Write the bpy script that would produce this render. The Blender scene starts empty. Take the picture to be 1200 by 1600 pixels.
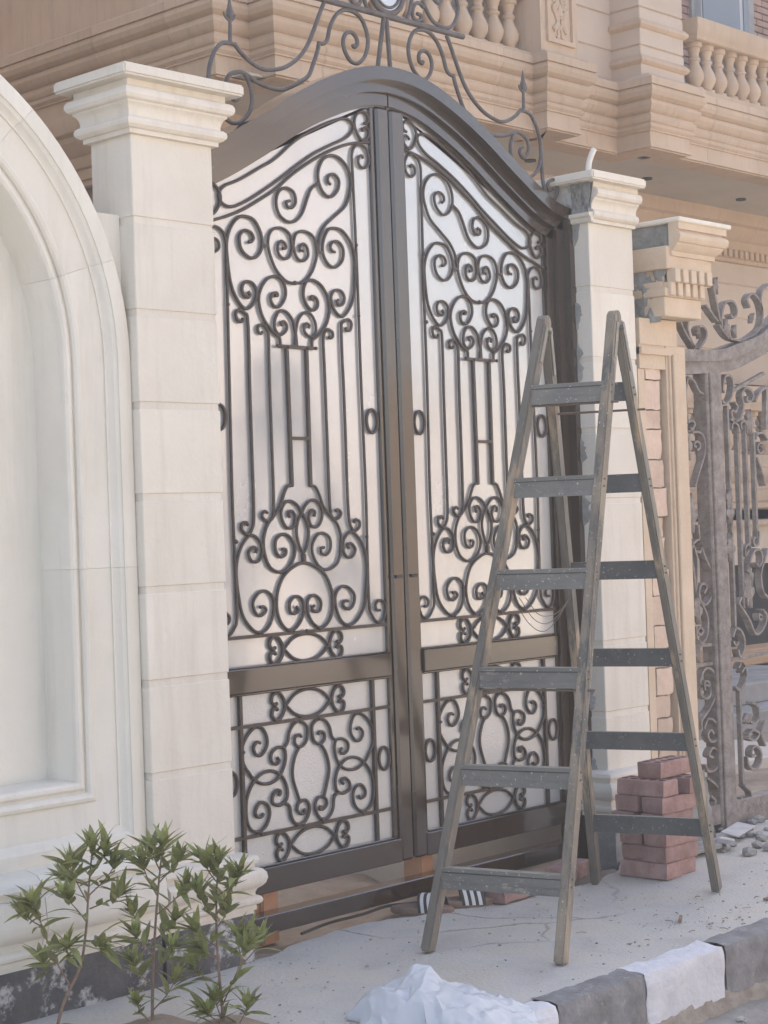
import bpy, bmesh, math, random
from mathutils import Vector, Matrix, noise
R_ = math.radians
scn = bpy.context.scene
COL = scn.collection

# ------------------------------------------------------------------ camera, sky, sun, exposure
cam_d = bpy.data.cameras.new('camera'); cam = bpy.data.objects.new('camera', cam_d); COL.objects.link(cam)
cam_d.sensor_fit = 'HORIZONTAL'; cam_d.sensor_width = 36.0; cam_d.lens = 84.0
cam_d.clip_start = 0.05; cam_d.clip_end = 2000
ROT = ((0.68632133, -0.01739823, 0.72709032), (-0.7264569, 0.0316791, 0.68648146), (-0.03497713, -0.99934665, 0.00910298))
m = Matrix.Identity(4)
for i in range(3):
    m[i][0] = ROT[i][0]; m[i][1] = -ROT[i][1]; m[i][2] = -ROT[i][2]
m[0][3], m[1][3], m[2][3] = 0.0, 0.0, 1.5
cam.matrix_world = m
scn.camera = cam

SUN_EL, SUN_AZ = 48.0, 48.0          # the sun stands behind the villa; azimuth from +Y towards +X
sdir = Vector((math.sin(R_(SUN_AZ)) * math.cos(R_(SUN_EL)), math.cos(R_(SUN_AZ)) * math.cos(R_(SUN_EL)), math.sin(R_(SUN_EL))))
w = bpy.data.worlds.new('World'); scn.world = w; w.use_nodes = True
nt = w.node_tree; bg = nt.nodes['Background']
sky = nt.nodes.new('ShaderNodeTexSky'); sky.sky_type = 'NISHITA'; sky.sun_disc = False
sky.sun_elevation = R_(SUN_EL); sky.sun_rotation = math.atan2(sdir.x, sdir.y)
sky.air_density = 1.0; sky.dust_density = 2.5; sky.ozone_density = 1.0
nt.links.new(sky.outputs[0], bg.inputs[0]); bg.inputs[1].default_value = 0.12
sun_d = bpy.data.lights.new('sun', 'SUN'); sun = bpy.data.objects.new('sun', sun_d); COL.objects.link(sun)
sun_d.energy = 5.0; sun_d.angle = R_(0.5); sun_d.color = (1.0, 0.93, 0.84)
sun.rotation_euler = sdir.to_track_quat('Z', 'Y').to_euler()
scn.view_settings.view_transform = 'Standard'; scn.view_settings.look = 'None'
scn.view_settings.exposure = 1.64; scn.view_settings.gamma = 1.0
scn.view_settings.use_curve_mapping = False

# ------------------------------------------------------------------ materials
def ramp(n, a, b, c0, c1):
    r = n.new('ShaderNodeValToRGB'); r.color_ramp.elements[0].position = a; r.color_ramp.elements[1].position = b
    r.color_ramp.elements[0].color = (*c0, 1); r.color_ramp.elements[1].color = (*c1, 1); return r
def mat(name, c0, c1=None, scale=6.0, rough=0.75, rough2=None, bump=0.0, bscale=60.0, spec=0.4, metal=0.0, stretch=(1, 1, 1),
        wear=None, wscale=9.0, wrange=(0.55, 0.62), coat=0.0, random_v=0.0, detail=6.0, ior=1.5, trans=0.0, sss=0.0, streak=None, speck=None):
    mt = bpy.data.materials.new(name); mt.use_nodes = True
    n = mt.node_tree.nodes; l = mt.node_tree.links; b = n['Principled BSDF']
    tc = n.new('ShaderNodeTexCoord'); mp = n.new('ShaderNodeMapping'); mp.inputs['Scale'].default_value = stretch
    l.new(tc.outputs['Object'], mp.inputs[0])
    if random_v > 0:
        oi = n.new('ShaderNodeObjectInfo'); vm = n.new('ShaderNodeVectorMath'); vm.operation = 'SCALE'
        cx = n.new('ShaderNodeCombineXYZ'); l.new(oi.outputs['Random'], cx.inputs[0]); l.new(oi.outputs['Random'], cx.inputs[1])
        vm.inputs['Scale'].default_value = 37.0; l.new(cx.outputs[0], vm.inputs[0]); l.new(vm.outputs[0], mp.inputs['Location'])
    nz = n.new('ShaderNodeTexNoise'); nz.inputs['Scale'].default_value = scale; nz.inputs['Detail'].default_value = detail
    nz.inputs['Roughness'].default_value = 0.62
    l.new(mp.outputs[0], nz.inputs['Vector'])
    rp = ramp(n, 0.32, 0.68, c0, c1 if c1 else c0); l.new(nz.outputs['Fac'], rp.inputs[0])
    col = rp.outputs[0]
    if wear is not None:
        n2 = n.new('ShaderNodeTexNoise'); n2.inputs['Scale'].default_value = wscale; n2.inputs['Detail'].default_value = 8.0
        n2.inputs['Roughness'].default_value = 0.7
        l.new(mp.outputs[0], n2.inputs['Vector'])
        r2 = ramp(n, wrange[0], wrange[1], (0, 0, 0), (1, 1, 1)); l.new(n2.outputs['Fac'], r2.inputs[0])
        mx = n.new('ShaderNodeMixRGB'); l.new(r2.outputs[0], mx.inputs[0]); l.new(col, mx.inputs[1]); mx.inputs[2].default_value = (*wear, 1)
        col = mx.outputs[0]
    if streak is not None:
        m3 = n.new('ShaderNodeMapping'); m3.inputs['Scale'].default_value = (9, 9, 0.9); l.new(tc.outputs['Object'], m3.inputs[0])
        n3 = n.new('ShaderNodeTexNoise'); n3.inputs['Scale'].default_value = 1.6; n3.inputs['Detail'].default_value = 7.0; n3.inputs['Roughness'].default_value = 0.65
        l.new(m3.outputs[0], n3.inputs['Vector']); r3 = ramp(n, 0.50, 0.78, (0, 0, 0), (0.6, 0.6, 0.6)); l.new(n3.outputs['Fac'], r3.inputs[0])
        x3 = n.new('ShaderNodeMixRGB'); l.new(r3.outputs[0], x3.inputs[0]); l.new(col, x3.inputs[1]); x3.inputs[2].default_value = (*streak, 1); col = x3.outputs[0]
    if speck is not None:
        n4 = n.new('ShaderNodeTexNoise'); n4.inputs['Scale'].default_value = 95.0; n4.inputs['Detail'].default_value = 2.0; l.new(tc.outputs['Object'], n4.inputs['Vector'])
        r4 = ramp(n, 0.66, 0.72, (0, 0, 0), (0.8, 0.8, 0.8)); l.new(n4.outputs['Fac'], r4.inputs[0])
        x4 = n.new('ShaderNodeMixRGB'); l.new(r4.outputs[0], x4.inputs[0]); l.new(col, x4.inputs[1]); x4.inputs[2].default_value = (*speck, 1); col = x4.outputs[0]
    if random_v > 0:
        hs = n.new('ShaderNodeHueSaturation'); mr = n.new('ShaderNodeMapRange')
        mr.inputs['To Min'].default_value = 1 - random_v; mr.inputs['To Max'].default_value = 1 + random_v
        l.new(oi.outputs['Random'], mr.inputs[0]); l.new(mr.outputs[0], hs.inputs['Value']); l.new(col, hs.inputs['Color']); col = hs.outputs[0]
    l.new(col, b.inputs['Base Color'])
    b.inputs['Roughness'].default_value = rough
    if rough2 is not None:
        mr2 = n.new('ShaderNodeMapRange'); mr2.inputs['From Min'].default_value = 0.3; mr2.inputs['From Max'].default_value = 0.7
        mr2.inputs['To Min'].default_value = rough; mr2.inputs['To Max'].default_value = rough2
        l.new(nz.outputs['Fac'], mr2.inputs[0]); l.new(mr2.outputs[0], b.inputs['Roughness'])
    b.inputs['Specular IOR Level'].default_value = spec; b.inputs['Metallic'].default_value = metal; b.inputs['IOR'].default_value = ior
    b.inputs['Coat Weight'].default_value = coat; b.inputs['Coat Roughness'].default_value = 0.10
    b.inputs['Transmission Weight'].default_value = trans
    if sss: b.inputs['Subsurface Weight'].default_value = sss; b.inputs['Subsurface Radius'].default_value = (0.02, 0.02, 0.02)
    if bump > 0:
        nb = n.new('ShaderNodeTexNoise'); nb.inputs['Scale'].default_value = bscale; nb.inputs['Detail'].default_value = 5.0
        l.new(mp.outputs[0], nb.inputs['Vector'])
        bp = n.new('ShaderNodeBump'); bp.inputs['Strength'].default_value = bump; bp.inputs['Distance'].default_value = 0.01
        l.new(nb.outputs['Fac'], bp.inputs['Height']); l.new(bp.outputs[0], b.inputs['Normal'])
    return mt

M = {}
M['white'] = mat('white_limestone', (0.72, 0.66, 0.57), (0.80, 0.745, 0.655), 2.2, 0.78, streak=(0.60, 0.53, 0.45), random_v=0.04, bump=0.2, bscale=70, spec=0.25, wear=(0.60, 0.54, 0.48), wscale=14, wrange=(0.66, 0.80))
M['plaster'] = mat('white_plaster', (0.73, 0.69, 0.605), (0.81, 0.77, 0.69), 1.6, 0.85, streak=(0.62, 0.57, 0.50), random_v=0.02, bump=0.16, bscale=35, spec=0.2, wear=(0.62, 0.58, 0.54), wscale=6, wrange=(0.62, 0.85))
M['tan'] = mat('tan_limestone', (0.54, 0.395, 0.275), (0.635, 0.48, 0.35), 1.3, 0.85, streak=(0.42, 0.31, 0.22), random_v=0.06, bump=0.14, bscale=45, spec=0.2, wear=(0.46, 0.35, 0.27), wscale=7, wrange=(0.6, 0.85))
M['tanlight'] = mat('tan_limestone_block', (0.56, 0.445, 0.345), (0.63, 0.51, 0.41), 2.0, 0.85, bump=0.12, bscale=45, spec=0.2, random_v=0.05)
M['tancap'] = mat('yellow_limestone', (0.61, 0.48, 0.35), (0.71, 0.575, 0.44), 5.0, 0.85, bump=0.25, bscale=60, spec=0.2, wear=(0.56, 0.43, 0.30), wscale=20, wrange=(0.62, 0.8))
M['pinkbrick'] = mat('pink_stone_chip', (0.58, 0.44, 0.345), (0.70, 0.55, 0.445), 9.0, 0.9, bump=0.5, bscale=40, spec=0.2, random_v=0.13)
M['cement'] = mat('grey_cement', (0.22, 0.22, 0.21), (0.36, 0.36, 0.35), 9.0, 0.92, bump=0.7, bscale=45, spec=0.2)
M['cementw'] = mat('cement_whitewash', (0.36, 0.365, 0.36), (0.62, 0.61, 0.59), 5.0, 0.9, bump=0.4, bscale=45, spec=0.2)
M['soffit'] = mat('grey_plaster_soffit', (0.52, 0.45, 0.37), (0.60, 0.53, 0.44), 1.2, 0.9, bump=0.1, spec=0.2)
M['gate'] = mat('brown_gate_paint', (0.030, 0.018, 0.012), (0.058, 0.036, 0.025), 3.5, 0.12, 0.26, bump=0.07, bscale=30, spec=0.6, stretch=(1, 1, 0.35), coat=1.0)
M['iron'] = mat('brown_wrought_iron', (0.050, 0.035, 0.028), (0.085, 0.062, 0.051), 30, 0.42, bump=0.15, bscale=150, spec=0.5)
M['crest'] = mat('grey_brown_wrought_iron', (0.075, 0.062, 0.058), (0.125, 0.11, 0.105), 30, 0.5, bump=0.3, bscale=180, spec=0.5)
M['duct'] = mat('dusty_grey_iron', (0.19, 0.165, 0.15), (0.35, 0.31, 0.285), 22, 0.8, bump=0.4, bscale=90, spec=0.3, wear=(0.42, 0.36, 0.33), wscale=60, wrange=(0.6, 0.7))
M['wood'] = mat('worn_painted_wood', (0.125, 0.115, 0.10), (0.25, 0.22, 0.18), 7, 0.55, bump=0.35, bscale=60, spec=0.4, stretch=(1, 1, 0.22), wear=(0.38, 0.29, 0.20), wscale=11, wrange=(0.52, 0.62))
M['woodlight'] = mat('worn_bare_wood', speck=(0.5, 0.48, 0.44), c0=(0.19, 0.165, 0.135), c1=(0.38, 0.315, 0.235), scale=9, rough=0.7, bump=0.4, bscale=70, spec=0.3, stretch=(1, 1, 0.18), wear=(0.13, 0.125, 0.115), wscale=13, wrange=(0.48, 0.58))
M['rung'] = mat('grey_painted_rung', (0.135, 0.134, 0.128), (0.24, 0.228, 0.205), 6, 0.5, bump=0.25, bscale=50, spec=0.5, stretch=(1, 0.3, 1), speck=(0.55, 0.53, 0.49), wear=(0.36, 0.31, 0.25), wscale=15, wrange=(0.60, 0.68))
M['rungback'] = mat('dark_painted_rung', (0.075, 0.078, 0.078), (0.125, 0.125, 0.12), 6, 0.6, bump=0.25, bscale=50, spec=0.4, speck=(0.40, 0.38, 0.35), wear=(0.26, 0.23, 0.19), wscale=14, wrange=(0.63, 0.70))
M['rungtop'] = mat('dusty_bare_wood_edge', (0.30, 0.27, 0.22), (0.40, 0.36, 0.30), 20, 0.85, bump=0.3, bscale=90, spec=0.2)
M['steel'] = mat('dull_steel', (0.20, 0.19, 0.17), (0.32, 0.30, 0.27), 25, 0.5, metal=0.5, bump=0.2)
M['redbrick'] = mat('red_clay_brick', (0.31, 0.19, 0.17), (0.45, 0.30, 0.27), 14, 0.9, bump=0.5, bscale=70, spec=0.2, random_v=0.14, wear=(0.46, 0.36, 0.33), wscale=16, wrange=(0.62, 0.75))
M['brickhole'] = mat('brick_hole_shade', (0.10, 0.055, 0.045), (0.14, 0.08, 0.065), 14, 0.95)
M['housebrick'] = mat('raw_house_brick', (0.33, 0.205, 0.165), (0.45, 0.30, 0.25), 8, 0.9, bump=0.3, spec=0.2, random_v=0.12)
M['concrete'] = mat('pavement_concrete', (0.47, 0.443, 0.405), (0.64, 0.606, 0.555), 2.6, 0.9, bump=0.5, bscale=70, spec=0.2, speck=(0.38, 0.36, 0.335), wear=(0.56, 0.505, 0.43), wscale=2.6, wrange=(0.48, 0.66))
def crack(mt, sc, col):
    n = mt.node_tree.nodes; l = mt.node_tree.links; b = n['Principled BSDF']; tc = n.new('ShaderNodeTexCoord')
    nz = n.new('ShaderNodeTexNoise'); nz.inputs['Scale'].default_value = 3.0; nz.inputs['Detail'].default_value = 6
    mx = n.new('ShaderNodeMixRGB'); mx.inputs[0].default_value = 0.22; l.new(tc.outputs['Object'], nz.inputs['Vector']); l.new(tc.outputs['Object'], mx.inputs[1]); l.new(nz.outputs['Color'], mx.inputs[2])
    vo = n.new('ShaderNodeTexVoronoi'); vo.feature = 'DISTANCE_TO_EDGE'; vo.inputs['Scale'].default_value = sc; l.new(mx.outputs[0], vo.inputs['Vector'])
    r = ramp(n, 0.0, 0.012, (0.8, 0.8, 0.8), (0, 0, 0)); l.new(vo.outputs['Distance'], r.inputs[0])
    n2 = n.new('ShaderNodeTexNoise'); n2.inputs['Scale'].default_value = 1.1; l.new(tc.outputs['Object'], n2.inputs['Vector']); r2 = ramp(n, 0.48, 0.6, (0, 0, 0), (1, 1, 1)); l.new(n2.outputs['Fac'], r2.inputs[0])
    mu = n.new('ShaderNodeMath'); mu.operation = 'MULTIPLY'; l.new(r.outputs[0], mu.inputs[0]); l.new(r2.outputs[0], mu.inputs[1])
    src = b.inputs['Base Color'].links[0].from_socket; m2 = n.new('ShaderNodeMixRGB'); l.new(mu.outputs[0], m2.inputs[0]); l.new(src, m2.inputs[1]); m2.inputs[2].default_value = (*col, 1); l.new(m2.outputs[0], b.inputs['Base Color'])
crack(M['concrete'], 1.3, (0.16, 0.15, 0.14))
M['sand'] = mat('sandy_soil', (0.30, 0.235, 0.18), (0.43, 0.35, 0.28), 5, 0.95, bump=0.8, bscale=30, spec=0.1)
M['road'] = mat('dusty_road', (0.26, 0.245, 0.22), (0.38, 0.35, 0.31), 6, 0.95, bump=0.8, bscale=40, spec=0.1)
M['kblack'] = mat('worn_black_kerb_paint', (0.175, 0.17, 0.172), (0.29, 0.28, 0.28), 11, 0.75, bump=0.6, bscale=40, spec=0.3, wear=(0.42, 0.40, 0.385), wscale=17, wrange=(0.58, 0.70))
M['kwhite'] = mat('worn_white_kerb_paint', (0.62, 0.61, 0.63), (0.74, 0.73, 0.75), 7, 0.8, bump=0.6, bscale=40, spec=0.2, wear=(0.40, 0.37, 0.34), wscale=15, wrange=(0.66, 0.74))
M['kraw'] = mat('raw_kerb_concrete', (0.28, 0.24, 0.20), (0.42, 0.37, 0.31), 12, 0.95, bump=0.9, bscale=40, spec=0.1)
M['plinth'] = mat('black_flaking_plinth', (0.075, 0.072, 0.075), (0.14, 0.135, 0.135), 8, 0.85, bump=0.7, bscale=45, spec=0.3, wear=(0.50, 0.49, 0.48), wscale=7, wrange=(0.53, 0.60))
M['stem'] = mat('twig_bark', (0.20, 0.13, 0.095), (0.32, 0.23, 0.17), 30, 0.8, spec=0.2)
M['pale'] = mat('pale_step_stone', (0.56, 0.50, 0.43), (0.66, 0.60, 0.52), 3, 0.85, bump=0.2, spec=0.2)
M['bare'] = mat('grey_rubble_slab', (0.27, 0.26, 0.25), (0.40, 0.385, 0.37), 4, 0.95, bump=0.4, spec=0.2)
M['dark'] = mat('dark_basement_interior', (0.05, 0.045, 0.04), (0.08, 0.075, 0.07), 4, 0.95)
M['plank'] = mat('rough_plank', (0.42, 0.27, 0.16), (0.56, 0.38, 0.24), 9, 0.9, bump=0.3, stretch=(0.2, 1, 1))
M['clay'] = mat('orange_clay_block', (0.40, 0.215, 0.13), (0.52, 0.30, 0.19), 10, 0.9, bump=0.4, random_v=0.08)
M['rubber'] = mat('black_rubber', (0.045, 0.042, 0.042), (0.065, 0.06, 0.06), 20, 0.6)
M['sole'] = mat('brown_foam_sole', (0.22, 0.15, 0.115), (0.30, 0.21, 0.165), 20, 0.85)
M['whitestripe'] = mat('white_stripe', (0.68, 0.66, 0.64), None, 5, 0.6)
M['shard'] = mat('pale_tile_shard', (0.52, 0.50, 0.49), (0.68, 0.66, 0.65), 10, 0.8, random_v=0.12)
M['stone'] = mat('dusty_pebble', (0.24, 0.22, 0.20), (0.52, 0.49, 0.46), 40, 0.95, bump=0.3)
M['pipe'] = mat('white_pvc', (0.68, 0.64, 0.58), (0.76, 0.72, 0.66), 12, 0.45)
M['winframe'] = mat('grey_aluminium', (0.50, 0.51, 0.53), None, 5, 0.5)
M['pane'] = mat('grey_window_glass', (0.17, 0.175, 0.185), (0.23, 0.235, 0.245), 0.7, 0.18, spec=0.6)
M['cord'] = mat('black_cable', (0.05, 0.048, 0.045), None, 5, 0.6)
M['wire'] = mat('rusty_wire', (0.16, 0.12, 0.095), None, 5, 0.7)
M['opp'] = mat('pinkish_street_facade', (0.66, 0.54, 0.46), (0.74, 0.63, 0.55), 0.6, 0.9)
M['opp2'] = mat('beige_street_facade', (0.68, 0.57, 0.44), (0.76, 0.66, 0.53), 0.6, 0.9)
M['oppglass'] = mat('street_window_glass', (0.20, 0.22, 0.25), None, 2, 0.2)

def glass_mat(name, grain):
    mt = mat(name, (0.455, 0.455, 0.45), (0.56, 0.553, 0.545), 2.4, 0.16, 0.30, spec=1.0, ior=1.75, stretch=(1, 1, 0.6), wear=(0.45, 0.455, 0.45), wscale=3.0, wrange=(0.50, 0.70))
    n = mt.node_tree.nodes; l = mt.node_tree.links; b = n['Principled BSDF']
    tc = n.new('ShaderNodeTexCoord'); nb = n.new('ShaderNodeTexNoise'); nb.inputs['Scale'].default_value = 160 if grain else 5.0
    nb.inputs['Detail'].default_value = 3
    l.new(tc.outputs['Object'], nb.inputs['Vector']); bp = n.new('ShaderNodeBump')
    bp.inputs['Strength'].default_value = 0.7 if grain else 0.25; bp.inputs['Distance'].default_value = 0.002 if grain else 0.008
    l.new(nb.outputs['Fac'], bp.inputs['Height']); l.new(bp.outputs[0], b.inputs['Normal'])
    gl = n.new('ShaderNodeBsdfGlossy'); gl.inputs['Color'].default_value = (0.92, 0.93, 0.94, 1); gl.inputs['Roughness'].default_value = 0.35 if grain else 0.17
    l.new(bp.outputs[0], gl.inputs['Normal']); ms = n.new('ShaderNodeMixShader'); ms.inputs[0].default_value = 0.10 if grain else 0.15
    l.new(b.outputs[0], ms.inputs[1]); l.new(gl.outputs[0], ms.inputs[2]); l.new(ms.outputs[0], n['Material Output'].inputs[0])
    return mt
M['sheet'] = glass_mat('white_mirror_film_sheet', False)
M['sheetg'] = glass_mat('grainy_frosted_sheet', True)

def leaf_mat(name, a, bcol):
    mt = mat(name, a, bcol, 25, 0.45, spec=0.4, random_v=0.28)
    n = mt.node_tree.nodes; l = mt.node_tree.links; b = n['Principled BSDF']
    tr = n.new('ShaderNodeBsdfTranslucent'); ms = n.new('ShaderNodeMixShader'); ms.inputs[0].default_value = 0.3
    src = b.inputs['Base Color'].links[0].from_socket; l.new(src, tr.inputs[0])
    out = n['Material Output']; l.new(b.outputs[0], ms.inputs[1]); l.new(tr.outputs[0], ms.inputs[2]); l.new(ms.outputs[0], out.inputs[0])
    return mt
M['leaf'] = leaf_mat('green_leaf', (0.22, 0.235, 0.085), (0.35, 0.365, 0.145))
M['leaf2'] = leaf_mat('young_green_leaf', (0.30, 0.36, 0.115), (0.44, 0.50, 0.19))
def bag_mat():
    mt = mat('thin_white_plastic', (0.84, 0.85, 0.87), (0.92, 0.93, 0.94), 5, 0.22, spec=0.5, wear=(0.52, 0.62, 0.52), wscale=7, wrange=(0.66, 0.72))
    n = mt.node_tree.nodes; l = mt.node_tree.links; b = n['Principled BSDF']
    tr = n.new('ShaderNodeBsdfTranslucent'); tr.inputs[0].default_value = (0.88, 0.90, 0.93, 1); ms = n.new('ShaderNodeMixShader'); ms.inputs[0].default_value = 0.5
    out = n['Material Output']; l.new(b.outputs[0], ms.inputs[1]); l.new(tr.outputs[0], ms.inputs[2]); l.new(ms.outputs[0], out.inputs[0])
    return mt
M['bag'] = bag_mat()

# ------------------------------------------------------------------ mesh helpers
class MB:
    def __init__(s): s.v = []; s.f = []
    def add(s, vs, fs):
        o = len(s.v); s.v += [tuple(p) for p in vs]; s.f += [tuple(i + o for i in f) for f in fs]; return s
    def box(s, x0, x1, y0, y1, z0, z1):
        return s.add([(x0, y0, z0), (x1, y0, z0), (x1, y1, z0), (x0, y1, z0), (x0, y0, z1), (x1, y0, z1), (x1, y1, z1), (x0, y1, z1)],
                     [(0, 3, 2, 1), (4, 5, 6, 7), (0, 1, 5, 4), (1, 2, 6, 5), (2, 3, 7, 6), (3, 0, 4, 7)])
    def cbox(s, x0, x1, y0, y1, z0, z1, c=0.004):
        """box with chamfered edges (24 verts)"""
        bm = bmesh.new(); r = bmesh.ops.create_cube(bm, size=1)
        for q in bm.verts: q.co = Vector(((x0 + x1) / 2 + q.co.x * (x1 - x0), (y0 + y1) / 2 + q.co.y * (y1 - y0), (z0 + z1) / 2 + q.co.z * (z1 - z0)))
        bmesh.ops.bevel(bm, geom=bm.edges[:], offset=c, segments=1, affect='EDGES'); return s.bm(bm)
    def bm(s, bm):
        bm.verts.index_update(); s.add([q.co for q in bm.verts], [[q.index for q in f.verts] for f in bm.faces]); bm.free(); return s
    def beam(s, a, b, wdir, wd, dp, c=0.004):
        """rectangular bar from a to b; wdir = direction of width wd, dp = the other size"""
        a = Vector(a); b = Vector(b); t = (b - a).normalized(); wv = Vector(wdir); wv = (wv - t * wv.dot(t)).normalized(); d = t.cross(wv)
        bm = bmesh.new(); bmesh.ops.create_cube(bm, size=1); L = (b - a).length
        for q in bm.verts: q.co = (a + b) / 2 + t * (q.co.z * L) + wv * (q.co.x * wd) + d * (q.co.y * dp)
        if c > 0: bmesh.ops.bevel(bm, geom=bm.edges[:], offset=c, segments=2, affect='EDGES')
        return s.bm(bm)
    def tube(s, pts, r, n=8, r2=None, flat=None, normal=None):
        """swept tube; flat=(ra, rb) gives rectangular section with rb along `normal`"""
        P = [Vector(p) for p in pts]; k = len(P); rings = []
        up = Vector(normal) if normal else None
        prev = None
        for i in range(k):
            t = (P[min(i + 1, k - 1)] - P[max(i - 1, 0)])
            if t.length < 1e-9: t = Vector((0, 0, 1))
            t.normalize()
            if up is not None: bvec = up; nvec = t.cross(bvec)
            else:
                if prev is None:
                    h = Vector((0, 0, 1)) if abs(t.z) < 0.9 else Vector((1, 0, 0)); nvec = t.cross(h)
                else: nvec = prev - t * prev.dot(t)
                bvec = None
            if nvec.length < 1e-6: nvec = prev if prev else Vector((1, 0, 0))
            nvec.normalize(); prev = nvec
            if bvec is None: bvec = t.cross(nvec)
            rad = r if r2 is None else r + (r2 - r) * i / (k - 1)
            if flat:
                ring = [P[i] + nvec * (sa * flat[0]) + bvec * (sb * flat[1]) for sa, sb in ((1, 1), (-1, 1), (-1, -1), (1, -1))]
            else:
                ring = [P[i] + nvec * (math.cos(2 * math.pi * j / n) * rad) + bvec * (math.sin(2 * math.pi * j / n) * rad) for j in range(n)]
            rings.append(ring)
        m_ = len(rings[0]); vs = [q for rg in rings for q in rg]; fs = []
        for i in range(k - 1):
            for j in range(m_):
                a = i * m_ + j; b = i * m_ + (j + 1) % m_; fs.append((a, b, b + m_, a + m_))
        fs.append(tuple(range(m_ - 1, -1, -1))); fs.append(tuple((k - 1) * m_ + j for j in range(m_)))
        return s.add(vs, fs)
    def mould(s, path, prof, closed=True, cap=True):
        """sweep profile [(out, z)] along plan path [(x, y)] with mitred corners; outside is to the RIGHT of travel"""
        k = len(path); P = [Vector(p) for p in path]; rings = []
        for i in range(k):
            if closed: a = P[i] - P[i - 1]; b = P[(i + 1) % k] - P[i]
            else:
                a = P[i] - P[i - 1] if i > 0 else P[1] - P[0]; b = P[i + 1] - P[i] if i < k - 1 else P[-1] - P[-2]
            na = Vector((a.y, -a.x)).normalized(); nb = Vector((b.y, -b.x)).normalized()
            d = na + nb
            mv = d / max(1e-6, (1 + na.dot(nb)))
            rings.append([(P[i].x + mv.x * o, P[i].y + mv.y * o, z) for o, z in prof])
        m_ = len(prof); vs = [q for rg in rings for q in rg]; fs = []
        for i in range(k if closed else k - 1):
            i2 = (i + 1) % k
            for j in range(m_ - 1): fs.append((i * m_ + j, i2 * m_ + j, i2 * m_ + j + 1, i * m_ + j + 1))
        if closed and cap:
            fs.append(tuple(i * m_ + m_ - 1 for i in range(k))); fs.append(tuple(i * m_ for i in range(k - 1, -1, -1)))
        if not closed:
            fs.append(tuple(j for j in range(m_ - 1, -1, -1))); fs.append(tuple((k - 1) * m_ + j for j in range(m_)))
        return s.add(vs, fs)
    @staticmethod
    def mould_pieces(path, prof, step, gap=0.0015):
        """the same sweep cut into stone lengths of about `step`; returns one MB per length"""
        pts = [Vector(path[0])]; cuts = [0]
        for a, b in zip(path, path[1:]):
            a, b = Vector(a), Vector(b); L = (b - a).length; k = int(L // step)
            for i in range(1, k + 1):
                t = (i - 0.5) / max(1, k) if k else 0
                if k: pts.append(a.lerp(b, t)); cuts.append(len(pts) - 1)
            pts.append(b)
        cuts.append(len(pts) - 1); out = []
        for c0, c1 in zip(cuts, cuts[1:]):
            if c1 <= c0: continue
            sub = [p.copy() for p in pts[c0:c1 + 1]]
            d0 = (sub[1] - sub[0]).normalized(); d1 = (sub[-1] - sub[-2]).normalized(); sub[0] += d0 * gap; sub[-1] -= d1 * gap
            out.append(MB().mould([(p.x, p.y) for p in sub], prof, closed=False))
        return out
    def lathe(s, prof, cx, cy, n=14):
        vs = [(cx + math.cos(2 * math.pi * j / n) * r, cy + math.sin(2 * math.pi * j / n) * r, z) for r, z in prof for j in range(n)]
        fs = [(i * n + j, i * n + (j + 1) % n, (i + 1) * n + (j + 1) % n, (i + 1) * n + j) for i in range(len(prof) - 1) for j in range(n)]
        fs.append(tuple(range(n - 1, -1, -1))); fs.append(tuple((len(prof) - 1) * n + j for j in range(n)))
        return s.add(vs, fs)
    def prism(s, poly, y0, y1):
        """polygon in XZ extruded along Y"""
        k = len(poly)
        return s.add([(x, y0, z) for x, z in poly] + [(x, y1, z) for x, z in poly],
                     [tuple(range(k)), tuple(range(2 * k - 1, k - 1, -1))] + [(i, i + k, (i + 1) % k + k, (i + 1) % k) for i in range(k)])
    def strip(s, A, B, y0, y1, closed=False):
        """band between polylines A and B (XZ), extruded y0..y1"""
        k = len(A); vs = [(x, y0, z) for x, z in A] + [(x, y0, z) for x, z in B] + [(x, y1, z) for x, z in A] + [(x, y1, z) for x, z in B]; fs = []
        for i in range(k - 1):
            fs += [(i, i + 1, k + i + 1, k + i), (2 * k + i + 1, 2 * k + i, 3 * k + i, 3 * k + i + 1), (i + 1, i, 2 * k + i, 2 * k + i + 1), (k + i, k + i + 1, 3 * k + i + 1, 3 * k + i)]
        fs += [(0, k, 3 * k, 2 * k), (k - 1, 3 * k - 1, 4 * k - 1, 2 * k - 1)]
        return s.add(vs, fs)
    def grid(s, nx, ny, fn):
        vs = [fn(i / (nx - 1), j / (ny - 1)) for j in range(ny) for i in range(nx)]
        return s.add(vs, [(j * nx + i, j * nx + i + 1, (j + 1) * nx + i + 1, (j + 1) * nx + i) for j in range(ny - 1) for i in range(nx - 1)])
    def mesh(s, name, material, base=(0, 0, 0), smooth=35):
        me = bpy.data.meshes.new(name)
        me.from_pydata([(x - base[0], y - base[1], z - base[2]) for x, y, z in s.v], [], s.f)
        bm = bmesh.new(); bm.from_mesh(me); bmesh.ops.recalc_face_normals(bm, faces=bm.faces); bm.to_mesh(me); bm.free()
        if smooth:
            me.shade_smooth(); me.set_sharp_from_angle(angle=R_(smooth))
        me.materials.append(M[material]); return me
    def build(s, name, material, parent=None, base=None, smooth=28):
        if base is None: base = wbase(parent) if parent else (0, 0, 0)
        o = bpy.data.objects.new(name, s.mesh(name, material, base, smooth)); COL.objects.link(o)
        if parent: o.parent = parent
        else: o.location = base
        return o
BASE = {}
def wbase(o):
    while o is not None:
        if o.name in BASE: return BASE[o.name]
        o = o.parent
    return (0, 0, 0)
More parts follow.
